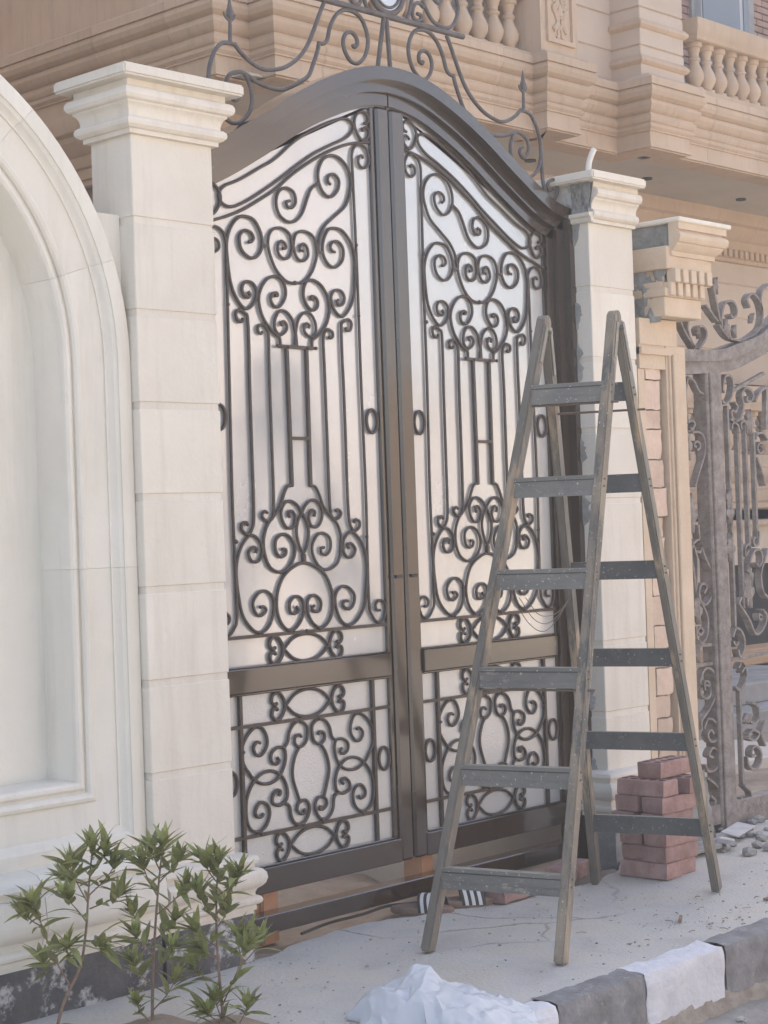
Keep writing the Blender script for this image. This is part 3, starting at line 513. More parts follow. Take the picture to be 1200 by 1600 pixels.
# ------------------------------------------------------------------ main gate
T = {
 'capsule': [[-0.3324,2.7805],[-0.2601,2.8096],[-0.1612,2.8633],[-0.077,2.9099],[0.0183,2.9831],[0.0972,3.0306],[0.1858,3.0739],[0.2667,3.1072],[0.3118,3.1168],[0.3429,3.1073],[0.3538,3.0911],[0.3407,3.064],[0.2988,3.0343],[0.2352,3.0057],[0.1367,2.9586],[0.0397,2.9001],[-0.0471,2.8408],[-0.1321,2.7886],[-0.2153,2.7404],[-0.2805,2.7095],[-0.3203,2.7023],[-0.3511,2.712],[-0.3673,2.7325],[-0.3583,2.7599],[-0.3324,2.7805]],
 'curl3': [[0.4186,3.1116],[0.4345,3.1183],[0.4418,3.1353],[0.4271,3.1537],[0.3998,3.1561],[0.3715,3.138],[0.3592,3.1077],[0.3685,3.0773],[0.3899,3.0503],[0.4125,3.0451],[0.4362,3.061],[0.442,3.0842],[0.427,3.0962],[0.4083,3.0891],[0.405,3.0791]],
 'lowline': [[-0.4553,2.6241],[-0.393,2.6449],[-0.3298,2.666],[-0.2493,2.698],[-0.1668,2.7427],[-0.0826,2.7912],[0.0038,2.856],[0.0913,2.9096],[0.1802,2.958],[0.2702,2.9978],[0.3431,3.0212],[0.4397,3.0391]],
 's_hang': [[-0.0075,2.7589],[-0.0264,2.7508],[-0.0204,2.7344],[0.0047,2.734],[0.0227,2.7573],[0.0135,2.793],[-0.0237,2.8058],[-0.0621,2.7875],[-0.0806,2.7461],[-0.0663,2.6992],[-0.0215,2.6764],[0.021,2.685],[0.0565,2.718],[0.0849,2.7764],[0.1083,2.816],[0.1467,2.8421]],
 'bigscroll': [[0.214,2.8437],[0.1997,2.8564],[0.2069,2.8772],[0.2364,2.8869],[0.261,2.8648],[0.2529,2.8262],[0.2161,2.7971],[0.1771,2.8052],[0.1502,2.8425],[0.1489,2.8889],[0.1747,2.9355],[0.2196,2.9587],[0.2681,2.9554],[0.3111,2.9211],[0.3294,2.8728],[0.3196,2.8212],[0.2901,2.7675],[0.2301,2.7224],[0.1754,2.6807],[0.1473,2.6407],[0.1339,2.5961],[0.1316,2.5681]],
 'topcurl': [[0.4023,2.9692],[0.3936,2.9789],[0.3767,2.9685],[0.3755,2.9449],[0.3976,2.9304],[0.4256,2.9415],[0.4365,2.9748],[0.4199,3.011],[0.3885,3.0228],[0.356,3.009],[0.339,2.9751],[0.3391,2.9056]],
 'H': [[0.2275,2.5809],[0.2119,2.5845],[0.202,2.5992],[0.2162,2.6192],[0.2473,2.6221],[0.2727,2.5962],[0.266,2.5517],[0.2291,2.5235],[0.1898,2.5297],[0.1611,2.5676],[0.1636,2.6175],[0.192,2.6624],[0.2277,2.6746],[0.2718,2.6683],[0.3145,2.6283],[0.3369,2.5703],[0.3352,2.5007],[0.3251,2.4242],[0.3018,2.3722],[0.2641,2.334],[0.2332,2.3364],[0.2038,2.3657],[0.1968,2.4026],[0.2157,2.4289],[0.2512,2.4314],[0.2696,2.4077],[0.2621,2.3821],[0.2395,2.3743],[0.2285,2.3848],[0.2379,2.3961]],
 'I': [[0.0052,2.4429],[0.0523,2.4538],[0.097,2.4942],[0.126,2.5583],[0.1263,2.6016],[0.1039,2.6366],[0.0573,2.6475],[0.0184,2.6315],[0.0041,2.5966],[0.0068,2.5663],[0.0266,2.5375],[0.0561,2.5339],[0.0785,2.5542],[0.0757,2.5847],[0.0592,2.5986],[0.0419,2.5909],[0.0369,2.5751],[0.0536,2.5705]],
 'J': [[0.1006,2.391],[0.0878,2.3919],[0.0925,2.4015],[0.1138,2.3968],[0.124,2.3759],[0.1117,2.3535],[0.0815,2.3503],[0.053,2.3803],[0.0462,2.4166],[0.0651,2.4548],[0.1041,2.464],[0.1465,2.4455],[0.1792,2.4014],[0.1858,2.3583],[0.1702,2.3077],[0.1379,2.2686],[0.102,2.242],[0.086,2.2319],[0.0828,2.201]],
 'K': [[-0.0048,2.1997],[0.0004,2.2548],[0.0154,2.3045],[0.0465,2.3339],[0.0806,2.333],[0.105,2.3037],[0.1075,2.2669],[0.0849,2.2441],[0.0555,2.2548],[0.0437,2.2756],[0.0574,2.2948],[0.0742,2.2884],[0.0694,2.2783]],
 'cane1t': [[0.1761,2.249],[0.1845,2.242],[0.1981,2.2502],[0.1946,2.2687],[0.1687,2.2753],[0.1503,2.2569],[0.1445,2.2257],[0.1458,2.1639]],
 'cane2t': [[0.2693,2.2935],[0.2749,2.2813],[0.2956,2.2837],[0.3032,2.3093],[0.286,2.324],[0.2586,2.313],[0.2461,2.2934],[0.2453,2.1683]],
 'urn': [[0.0446,1.6748],[0.0743,1.6697],[0.0942,1.6388],[0.1137,1.5955],[0.1426,1.5642],[0.1845,1.5262],[0.204,1.4761],[0.2012,1.4203],[0.1768,1.3715],[0.1277,1.35],[0.0851,1.3627],[0.0527,1.4007],[0.0462,1.4437],[0.0738,1.4827],[0.1086,1.491],[0.1424,1.4716],[0.1448,1.4314],[0.1219,1.4075],[0.0963,1.4145],[0.0929,1.433],[0.1103,1.4356]],
 'heart': [[0.0643,1.5534],[0.0695,1.5716],[0.051,1.5781],[0.0345,1.5539],[0.0456,1.5201],[0.0796,1.515],[0.1024,1.5403],[0.1085,1.5771],[0.0885,1.6082],[0.0545,1.616],[0.0195,1.5969],[-0.0076,1.5608],[-0.0258,1.5308],[-0.0321,1.4886],[-0.0176,1.4396],[0.0022,1.4116]],
 'omega': [[0.0006,1.3782],[0.051,1.3671],[0.1095,1.331],[0.1414,1.2741],[0.1492,1.2182],[0.1363,1.1695],[0.1087,1.1374],[0.0737,1.1273],[0.0362,1.1481],[0.0125,1.186],[0.0101,1.2257],[0.0283,1.2491],[0.0582,1.2506],[0.0829,1.2279],[0.0769,1.1945],[0.051,1.1899],[0.0363,1.203],[0.0479,1.2145]],
 'side': [[0.2458,1.4263],[0.2395,1.4408],[0.2602,1.4464],[0.2815,1.4239],[0.2667,1.3962],[0.2354,1.3942],[0.2145,1.4198],[0.2163,1.4571],[0.2444,1.4862],[0.2757,1.4885],[0.3145,1.4542],[0.3391,1.4031],[0.3453,1.3462],[0.3367,1.2646],[0.3196,1.1963],[0.2765,1.1455],[0.2311,1.1296],[0.1881,1.1541],[0.1628,1.2112],[0.1667,1.2543],[0.1988,1.2806],[0.2384,1.2756],[0.268,1.243],[0.257,1.2029],[0.2298,1.192],[0.204,1.209],[0.2136,1.224],[0.234,1.2229]],
 'cane2b': [[0.2477,1.6435],[0.2502,1.5498],[0.2592,1.5152],[0.2805,1.4947],[0.3083,1.5109],[0.3094,1.5329],[0.2872,1.5396],[0.2777,1.5273]],
 'cane1b': [[0.1483,1.6444],[0.1516,1.5702],[0.1636,1.5483],[0.1897,1.5435],[0.2101,1.563],[0.1958,1.5788],[0.1806,1.5728]],
 'outb': [[0.3511,1.6425],[0.3475,1.3902],[0.3471,1.2011],[0.363,1.156],[0.3937,1.1289],[0.4266,1.1395],[0.4427,1.1831],[0.4301,1.2092],[0.4026,1.2139],[0.3834,1.1959],[0.3916,1.1765],[0.4099,1.1754]],
 'eyeC': [[0.1621,1.0722],[0.1749,1.0651],[0.1906,1.0795],[0.1855,1.1015],[0.1641,1.1122],[0.1417,1.1014],[0.1246,1.0717],[0.1283,1.0407],[0.1505,1.0144],[0.1722,1.0096],[0.1889,1.027],[0.1873,1.0488],[0.1673,1.0533],[0.1607,1.0445]],
 's1': [[0.2554,0.7226],[0.2736,0.7269],[0.2905,0.7064],[0.2757,0.6799],[0.2488,0.6797],[0.2236,0.7104],[0.2254,0.7475],[0.2493,0.7793],[0.2896,0.7785],[0.3287,0.7463],[0.3493,0.7033],[0.3422,0.6537],[0.3177,0.6188],[0.2985,0.596],[0.2569,0.5728],[0.2121,0.5689],[0.1731,0.5829],[0.1439,0.6142],[0.131,0.6526],[0.1342,0.683],[0.1478,0.6939],[0.1785,0.6936],[0.2041,0.6753],[0.2027,0.6475],[0.18,0.6347],[0.163,0.6459],[0.1724,0.659]],
 's2': [[0.2513,0.4614],[0.2642,0.4503],[0.287,0.4566],[0.2899,0.4781],[0.2668,0.503],[0.2351,0.4946],[0.2201,0.4624],[0.2358,0.4199],[0.2751,0.3989],[0.3164,0.412],[0.3366,0.4532],[0.3353,0.5162],[0.3148,0.5595],[0.2804,0.595],[0.241,0.6121],[0.1965,0.6111],[0.1604,0.5937],[0.1372,0.5657],[0.1267,0.5301],[0.1338,0.4985],[0.1681,0.4817],[0.204,0.4955],[0.201,0.5238],[0.1797,0.5389],[0.1618,0.5318],[0.1716,0.517]],
 'ht': [[0.0454,0.7222],[0.0544,0.7316],[0.0757,0.7275],[0.0787,0.7014],[0.0522,0.686],[0.023,0.7014],[0.0135,0.7329],[0.0175,0.7629],[0.0483,0.781],[0.0823,0.7745],[0.1069,0.7475],[0.1181,0.7094],[0.1389,0.6899]],
 'oval': [[0.0524,0.6891],[0.0767,0.6588],[0.0935,0.614],[0.094,0.5711],[0.0787,0.524],[0.0639,0.4862]],
 'hb': [[0.0451,0.4521],[0.0403,0.4406],[0.0616,0.4377],[0.0797,0.4566],[0.0679,0.4796],[0.0338,0.4841],[0.0156,0.4592],[0.0226,0.4278],[0.047,0.4031],[0.0813,0.4013],[0.1086,0.4281],[0.1197,0.4757],[0.1466,0.4906]],
 'cr1': [[0.2057,3.4081],[0.1986,3.3973],[0.1811,3.4106],[0.1857,3.4377],[0.2126,3.4532],[0.2435,3.443],[0.2602,3.4106],[0.253,3.3741],[0.225,3.341],[0.192,3.3336],[0.1635,3.3465],[0.136,3.377],[0.1193,3.4264],[0.1248,3.4709],[0.1496,3.5145],[0.1829,3.5335],[0.2223,3.5383],[0.2612,3.5299],[0.2994,3.5012],[0.3302,3.4532],[0.3476,3.4028],[0.3667,3.3836],[0.3901,3.3784],[0.3939,3.3798],[0.4033,3.3479],[0.4268,3.2974],[0.4577,3.2427],[0.509,3.2105],[0.5611,3.1829],[0.6143,3.1652],[0.6848,3.1672],[0.741,3.1799],[0.7778,3.1951],[0.8143,3.2001],[0.862,3.1836],[0.8805,3.15],[0.8702,3.1127],[0.8446,3.0915],[0.8211,3.1064],[0.8223,3.127],[0.8391,3.1385]],
 'cr2': [[0.3584,3.5426],[0.3818,3.5016],[0.4087,3.4472],[0.4566,3.3612],[0.5065,3.3045],[0.573,3.2595],[0.6339,3.2382],[0.6962,3.2295],[0.7526,3.2451],[0.8022,3.2725],[0.832,3.2989]],
 'cr2b': [[0.832,3.2989],[0.8685,3.2985],[0.9047,3.2873],[0.9394,3.2457],[0.9611,3.1917],[0.9665,3.1406],[0.9596,3.0931],[0.9364,3.0488],[0.8934,3.0179],[0.8519,3.0052],[0.8121,3.0184],[0.7739,3.0545],[0.7563,3.0981],[0.7589,3.1442],[0.7771,3.1823],[0.7899,3.1968]],
 'cr3': [[0.9704,3.1359],[0.9703,3.0633],[0.9748,2.9964],[0.9973,2.9523],[1.0379,2.9281],[1.0693,2.9603],[1.0757,2.9977],[1.0517,3.021],[1.0217,3.0123],[1.0036,2.9894],[1.0193,2.9703],[1.0367,2.9801]],
 'up': [[0.2157,3.6624],[0.2398,3.6229],[0.2774,3.5857],[0.3299,3.5731],[0.384,3.5806],[0.4198,3.6162],[0.4394,3.6647],[0.4313,3.7035]],
 'up2': [[0.1502,3.6499],[0.1349,3.6034],[0.1169,3.5652]],
 'up3': [[0.1799,3.5986],[0.1993,3.5978],[0.2051,3.5835],[0.1849,3.5711],[0.1593,3.5773],[0.1509,3.602],[0.1688,3.6359],[0.1953,3.6453],[0.2207,3.6326]]}
XG = 5.279; XL = 4.737; YI = 4.900
OUT = [(-1.14, 0.0), (-1.14, 2.885)] 
half = [(1.02, 2.908), (0.93, 2.945), (0.75, 3.045), (0.57, 3.152), (0.40, 3.237), (0.20, 3.311), (0.0, 3.337)]
arc = cr([(-x, z) for x, z in [(1.14, 2.885)] + half] + [(x, z) for x, z in half[::-1][1:] + [(1.14, 2.885)]], 5, relax=0)
OUT = [(-1.14, 0.0)] + [(p.x, p.y) for p in arc] + [(1.14, 0.0)]
OUT = [(x + XG, z) for x, z in OUT]
def band(a, b, y0, y1, name, material, parent, poly=OUT):
    return MB().strip(offset_poly(poly, a), offset_poly(poly, b), y0, y1).build(name, material, parent, smooth=25)
gf = thing('gate_surround', (XG, 4.88, 0), 'dark brown arched iron gate frame crowned by scrolled wrought iron crest', 'gate frame')
band(0.0, 0.052, 4.822, 4.960, 'outer_frame', 'gate', gf)
band(0.052, 0.093, 4.862, 4.955, 'frame_step', 'gate', gf)
MB().cbox(XG - 1.06, XG + 1.06, 4.855, 4.93, 0.030, 0.098, 0.004).build('threshold_bar', 'gate', gf, smooth=0)
YC = 4.87
def flatbar(pts2, y, r, name, material, parent, n=8, relax=1, sub=5, raw=False):
    P = pts2 if raw else [(p.x, p.y) for p in cr(pts2, sub, relax=relax)]
    return MB().tube([(x, y, z) for x, z in P], r, n, normal=(0, 1, 0)).build(name, material, parent, smooth=60)
def crest(k, s, r=0.0085): return flatbar([(XG + s * u, z) for u, z in T[k]], YC, r, 'crest_scroll', 'crest', gf, relax=0)
for s in (-1, 1):
    for k in ('cr1', 'cr2', 'cr2b', 'cr3', 'up', 'up2', 'up3'): crest(k, s)
    for k in range(0, 1):
        pass
    x0 = XG + s * 0.855
    MB().tube([(x0, YC, 3.30), (x0 + 0.002, YC, 3.36), (x0 + 0.003, YC, 3.40)], 0.008, 8, 0.006).lathe([(0.004, 3.385), (0.014, 3.40), (0.016, 3.412), (0.010, 3.43), (0.005, 3.455), (0.001, 3.478)], x0 + 0.003, YC, 8).build('spearhead', 'crest', gf)
    for d in (-1, 1):
        MB().tube(cr([(x0 + 0.003, YC, 3.38), (x0 + d * 0.022, YC, 3.392), (x0 + d * 0.030, YC, 3.412), (x0 + d * 0.024, YC, 3.405)], 4), 0.006, 6, 0.002).build('spear_barb', 'crest', gf)
    MB().tube([(XG + s * 0.008 - 0.014, YC, 3.545), (XG + s * 0.036 - 0.03, YC, 3.345)], 0.0095, 8).build('crest_strut', 'crest', gf)
    big = [(0.4313, 3.7035), (0.40, 3.76), (0.33, 3.78), (0.27, 3.74), (0.27, 3.69), (0.31, 3.66), (0.345, 3.69), (0.335, 3.72)]
    flatbar([(XG + s * u, zz) for u, zz in big], YC, 0.0085, 'crest_scroll', 'crest', gf)
MB().tube([(XG - 0.46, YC, 3.555), (XG + 0.465, YC, 3.555)], 0.0125, 10).build('crest_bar', 'crest', gf)
c0 = (XG, 3.665); n = 40
MB().tube([(c0[0] + 0.097 * math.cos(2 * math.pi * i / n), YC, c0[1] + 0.097 * math.sin(2 * math.pi * i / n)) for i in range(n + 1)], 0.013, 8, normal=(0, 1, 0)).build('medallion_rim', 'crest', gf, smooth=60)
MB().tube([(c0[0] + 0.074 * math.cos(2 * math.pi * i / n), YC - 0.004, c0[1] + 0.074 * math.sin(2 * math.pi * i / n)) for i in range(n + 1)], 0.006, 8, normal=(0, 1, 0)).build('medallion_rim', 'crest', gf, smooth=60)
MB().prism([(c0[0] + 0.09 * math.cos(2 * math.pi * i / n), c0[1] + 0.09 * math.sin(2 * math.pi * i / n)) for i in range(n)], YC - 0.002, YC + 0.002).build('medallion_glass', 'sheet', gf, smooth=0)

def leaf(s, label):
    """s=-1: left leaf as traced, s=+1: mirrored about the gate centre"""
    t = thing('gate_leaf', (XG + s * 0.5425, 4.9, 0.17), label, 'gate', 'two leaves of the iron gate')
    FX = lambda x: XG - s * (x - XG)          # x given for the left leaf
    def bx(u0, u1, y0, y1, z0, z1, nm, mt='gate', c=0.003):
        a, b = FX(XG - u0), FX(XG - u1)        # u measured from gate centre outwards
        return MB().cbox(min(a, b), max(a, b), y0, y1, z0, z1, c).build(nm, mt, t, smooth=0)
    hs = [p for p in OUT if p[0] <= XG - 0.004]; hs = [(x, max(z, 0.174)) for x, z in hs]
    hs.append((XG - 0.004, 3.337))
    def half_band(a, b, y0, y1, nm):
        A = offset_poly(hs, a); B = offset_poly(hs, b); A[-1] = (XG - 0.004, A[-1][1]); B[-1] = (XG - 0.004, B[-1][1]); A[0] = (A[0][0], 0.174); B[0] = (B[0][0], 0.174)
        return MB().strip([(FX(x), z) for x, z in A], [(FX(x), z) for x, z in B], y0, y1).build(nm, 'gate', t, smooth=25)
    half_band(0.095, 0.142, 4.884, 4.935, 'outer_stile'); half_band(0.142, 0.152, 4.898, 4.930, 'glazing_bead')
    bx(0.004, 0.078, 4.876, 4.938, 0.174, 3.185, 'meeting_stile', c=0.010)
    bx(0.078, 0.098, 4.892, 4.93, 0.271, 3.18, 'glazing_bead')
    bx(0.098, 0.972, 4.876, 4.936, 0.915, 1.004, 'middle_rail'); bx(0.098, 0.972, 4.886, 4.90, 1.004, 1.012, 'rail_lip'); bx(0.098, 0.972, 4.886, 4.90, 0.905, 0.915, 'rail_lip')
    bx(0.075, 1.0, 4.876, 4.936, 0.174, 0.266, 'bottom_rail'); bx(0.098, 0.972, 4.888, 4.90, 0.266, 0.274, 'rail_lip')
    I = offset_poly(hs, 0.13); top = [(FX(x), z) for x, z in I[1:]]
    xa, xb = FX(I[0][0]), FX(XG - 0.05)
    MB().prism([(xa, 0.95)] + top[:-1] + [(xb, top[-1][1]), (xb, 0.95)], 4.9095, 4.915).build('upper_sheet', 'sheet', t, smooth=0)
    MB().prism([(xa, 0.2), (xa, 0.95), (xb, 0.95), (xb, 0.2)], 4.909, 4.9155).build('lower_sheet', 'sheetg', t, smooth=0)
    jr = random.Random(11 + s)
    def P(pts, nm='scroll', r=0.0061, relax=0, mu=1, dz=0.0, du=0.0, raw=False):
        a_, b_ = jr.uniform(-0.0016, 0.0016), jr.uniform(-0.0016, 0.0016); k_ = jr.uniform(0, 50)
        return flatbar([(FX(XL + mu * u + du) + a_ + 0.0014 * fbm(u * 9 + k_, z * 9), z + dz + b_ + 0.0014 * fbm(z * 9, u * 9 + k_)) for u, z in pts], YI, r * jr.uniform(0.94, 1.06), nm, 'iron', t, relax=relax, raw=raw)
    def line(u0, z0, u1, z1, nm='bar', r=0.0061):
        MB().tube([(FX(XL + u0), YI, z0), (FX(XL + u1), YI, z1)], 0, flat=(r, r), normal=(0, 1, 0) if abs(u0 - u1) < 1 else None).build(nm, 'iron', t, smooth=0)
    P(T['capsule'], 'capsule_loop'); P(T['lowline'], 'curved_bar')
    P(T['curl3'], 'small_curl', 0.0058); P(T['curl3'], 'small_curl', 0.0065, mu=-1, dz=-0.375, du=-0.002)
    P(T['s_hang']); P(T['bigscroll'])
    full = T['topcurl'] + [(0.345, 2.5), (0.3455, 2.07)] + T['outb']; P(full, 'outer_bar')
    low = [(u, z - 0.40) for u, z in T['topcurl']] + [(0.3455, 2.07)] + T['outb']; P(low, 'outer_bar', mu=-1)
    for mu in (1, -1):
        P(T['H'], mu=mu); P(T['J'], mu=mu); P(T['K'], mu=mu)
        P(T['cane1t'] + [(0.1465, 2.06), (0.1475, 1.8)] + T['cane1b'], 'cane_bar', mu=mu); P(T['cane2t'] + [(0.2470, 2.06), (0.2475, 1.8)] + T['cane2b'], 'cane_bar', mu=mu)
        line(mu * 0.052, 2.20, mu * 0.049, 1.675, 'bar')
        P(T['urn'], mu=mu); P(T['heart'], mu=mu); P(T['side'], mu=mu)
        P(T['s1'], mu=mu); P(T['s2'], mu=mu); P(T['ht'], mu=mu); P(T['hb'], mu=mu); P(T['oval'], mu=mu)
        for zc in (1.060, 0.849, 0.327): P(T['eyeC'], 'small_curl', 0.0068, mu=mu, dz=zc - 1.060)
        line(mu * 0.350, 0.270, mu * 0.350, 0.91, 'bar', 0.007)
        line(mu * 0.128, 2.575, mu * 0.160, 2.575, 'link', 0.005)
        for uc, zc, ru, rz in ((0.402, 1.926, 0.031, 0.046), (0.405, 0.590, 0.030, 0.044)):
            MB().tube([(FX(XL + mu * uc + ru * math.cos(a)), YI, zc + rz * math.sin(a)) for a in [2 * math.pi * i / 28 for i in range(29)]], 0.0066, 8, normal=(0, 1, 0)).build('ring', 'iron', t, smooth=60)
    for k in ('I', 'omega'):
        R2 = T[k]; P([(-u, z) for u, z in R2[::-1]] + [(u, z) for u, z in R2[1:]], 'horseshoe_scroll')
    line(-0.09, 2.200, 0.09, 2.200, 'bar'); line(-0.05, 1.853, 0.05, 1.853, 'bar', 0.006)
    line(0, 1.378, 0, 1.412, 'link', 0.007)
    line(-0.443, 1.118, 0.443, 1.118); line(-0.443, 0.791, 0.443, 0.791); line(-0.443, 0.387, 0.443, 0.387)
    for zc in (1.060, 0.849, 0.327):
        for sg in (1, -1): P([(-0.118, zc), (-0.068, zc + sg * 0.038), (0.0, zc + sg * 0.051), (0.068, zc + sg * 0.038), (0.118, zc)], 'eye_bar')
    MB().box(*sorted((FX(XG - 0.03), FX(XG - 0.062))), 4.866, 4.874, 1.30, 1.312).build('keyhole', 'rubber', t, smooth=0)
    # weld blobs where scrolls meet the bars
    wq = random.Random(5 + s); q = MB()
    for u, z in ((0.343, 2.62), (0.343, 2.34), (0.1, 2.2), (-0.1, 2.2), (-0.343, 2.34), (0.345, 1.47), (-0.345, 1.47), (0.0, 1.12), (0.23, 1.126), (-0.23, 1.126), (0.07, 1.124), (-0.07, 1.124), (0.27, 0.785), (-0.27, 0.785), (0.27, 0.393), (-0.27, 0.393), (0.05, 0.785), (-0.05, 0.785), (0.05, 0.393), (-0.05, 0.393), (0.345, 0.70), (-0.345, 0.70), (0.0, 2.445)):
        bm = bmesh.new(); bmesh.ops.create_icosphere(bm, subdivisions=1, radius=wq.uniform(0.007, 0.010))
        for p in bm.verts: p.co = Vector((FX(XL + u) + p.co.x * 1.2, YI - 0.004 + p.co.y, z + p.co.z))
        q.bm(bm)
    o = q.build('weld_beads', 'iron', t, smooth=60); o['kind'] = 'stuff'
    return t
leaf(-1, 'left leaf of the brown iron gate with scrollwork over a pale sheet')
leaf(1, 'right leaf of the brown scrollwork gate, partly behind the ladder')

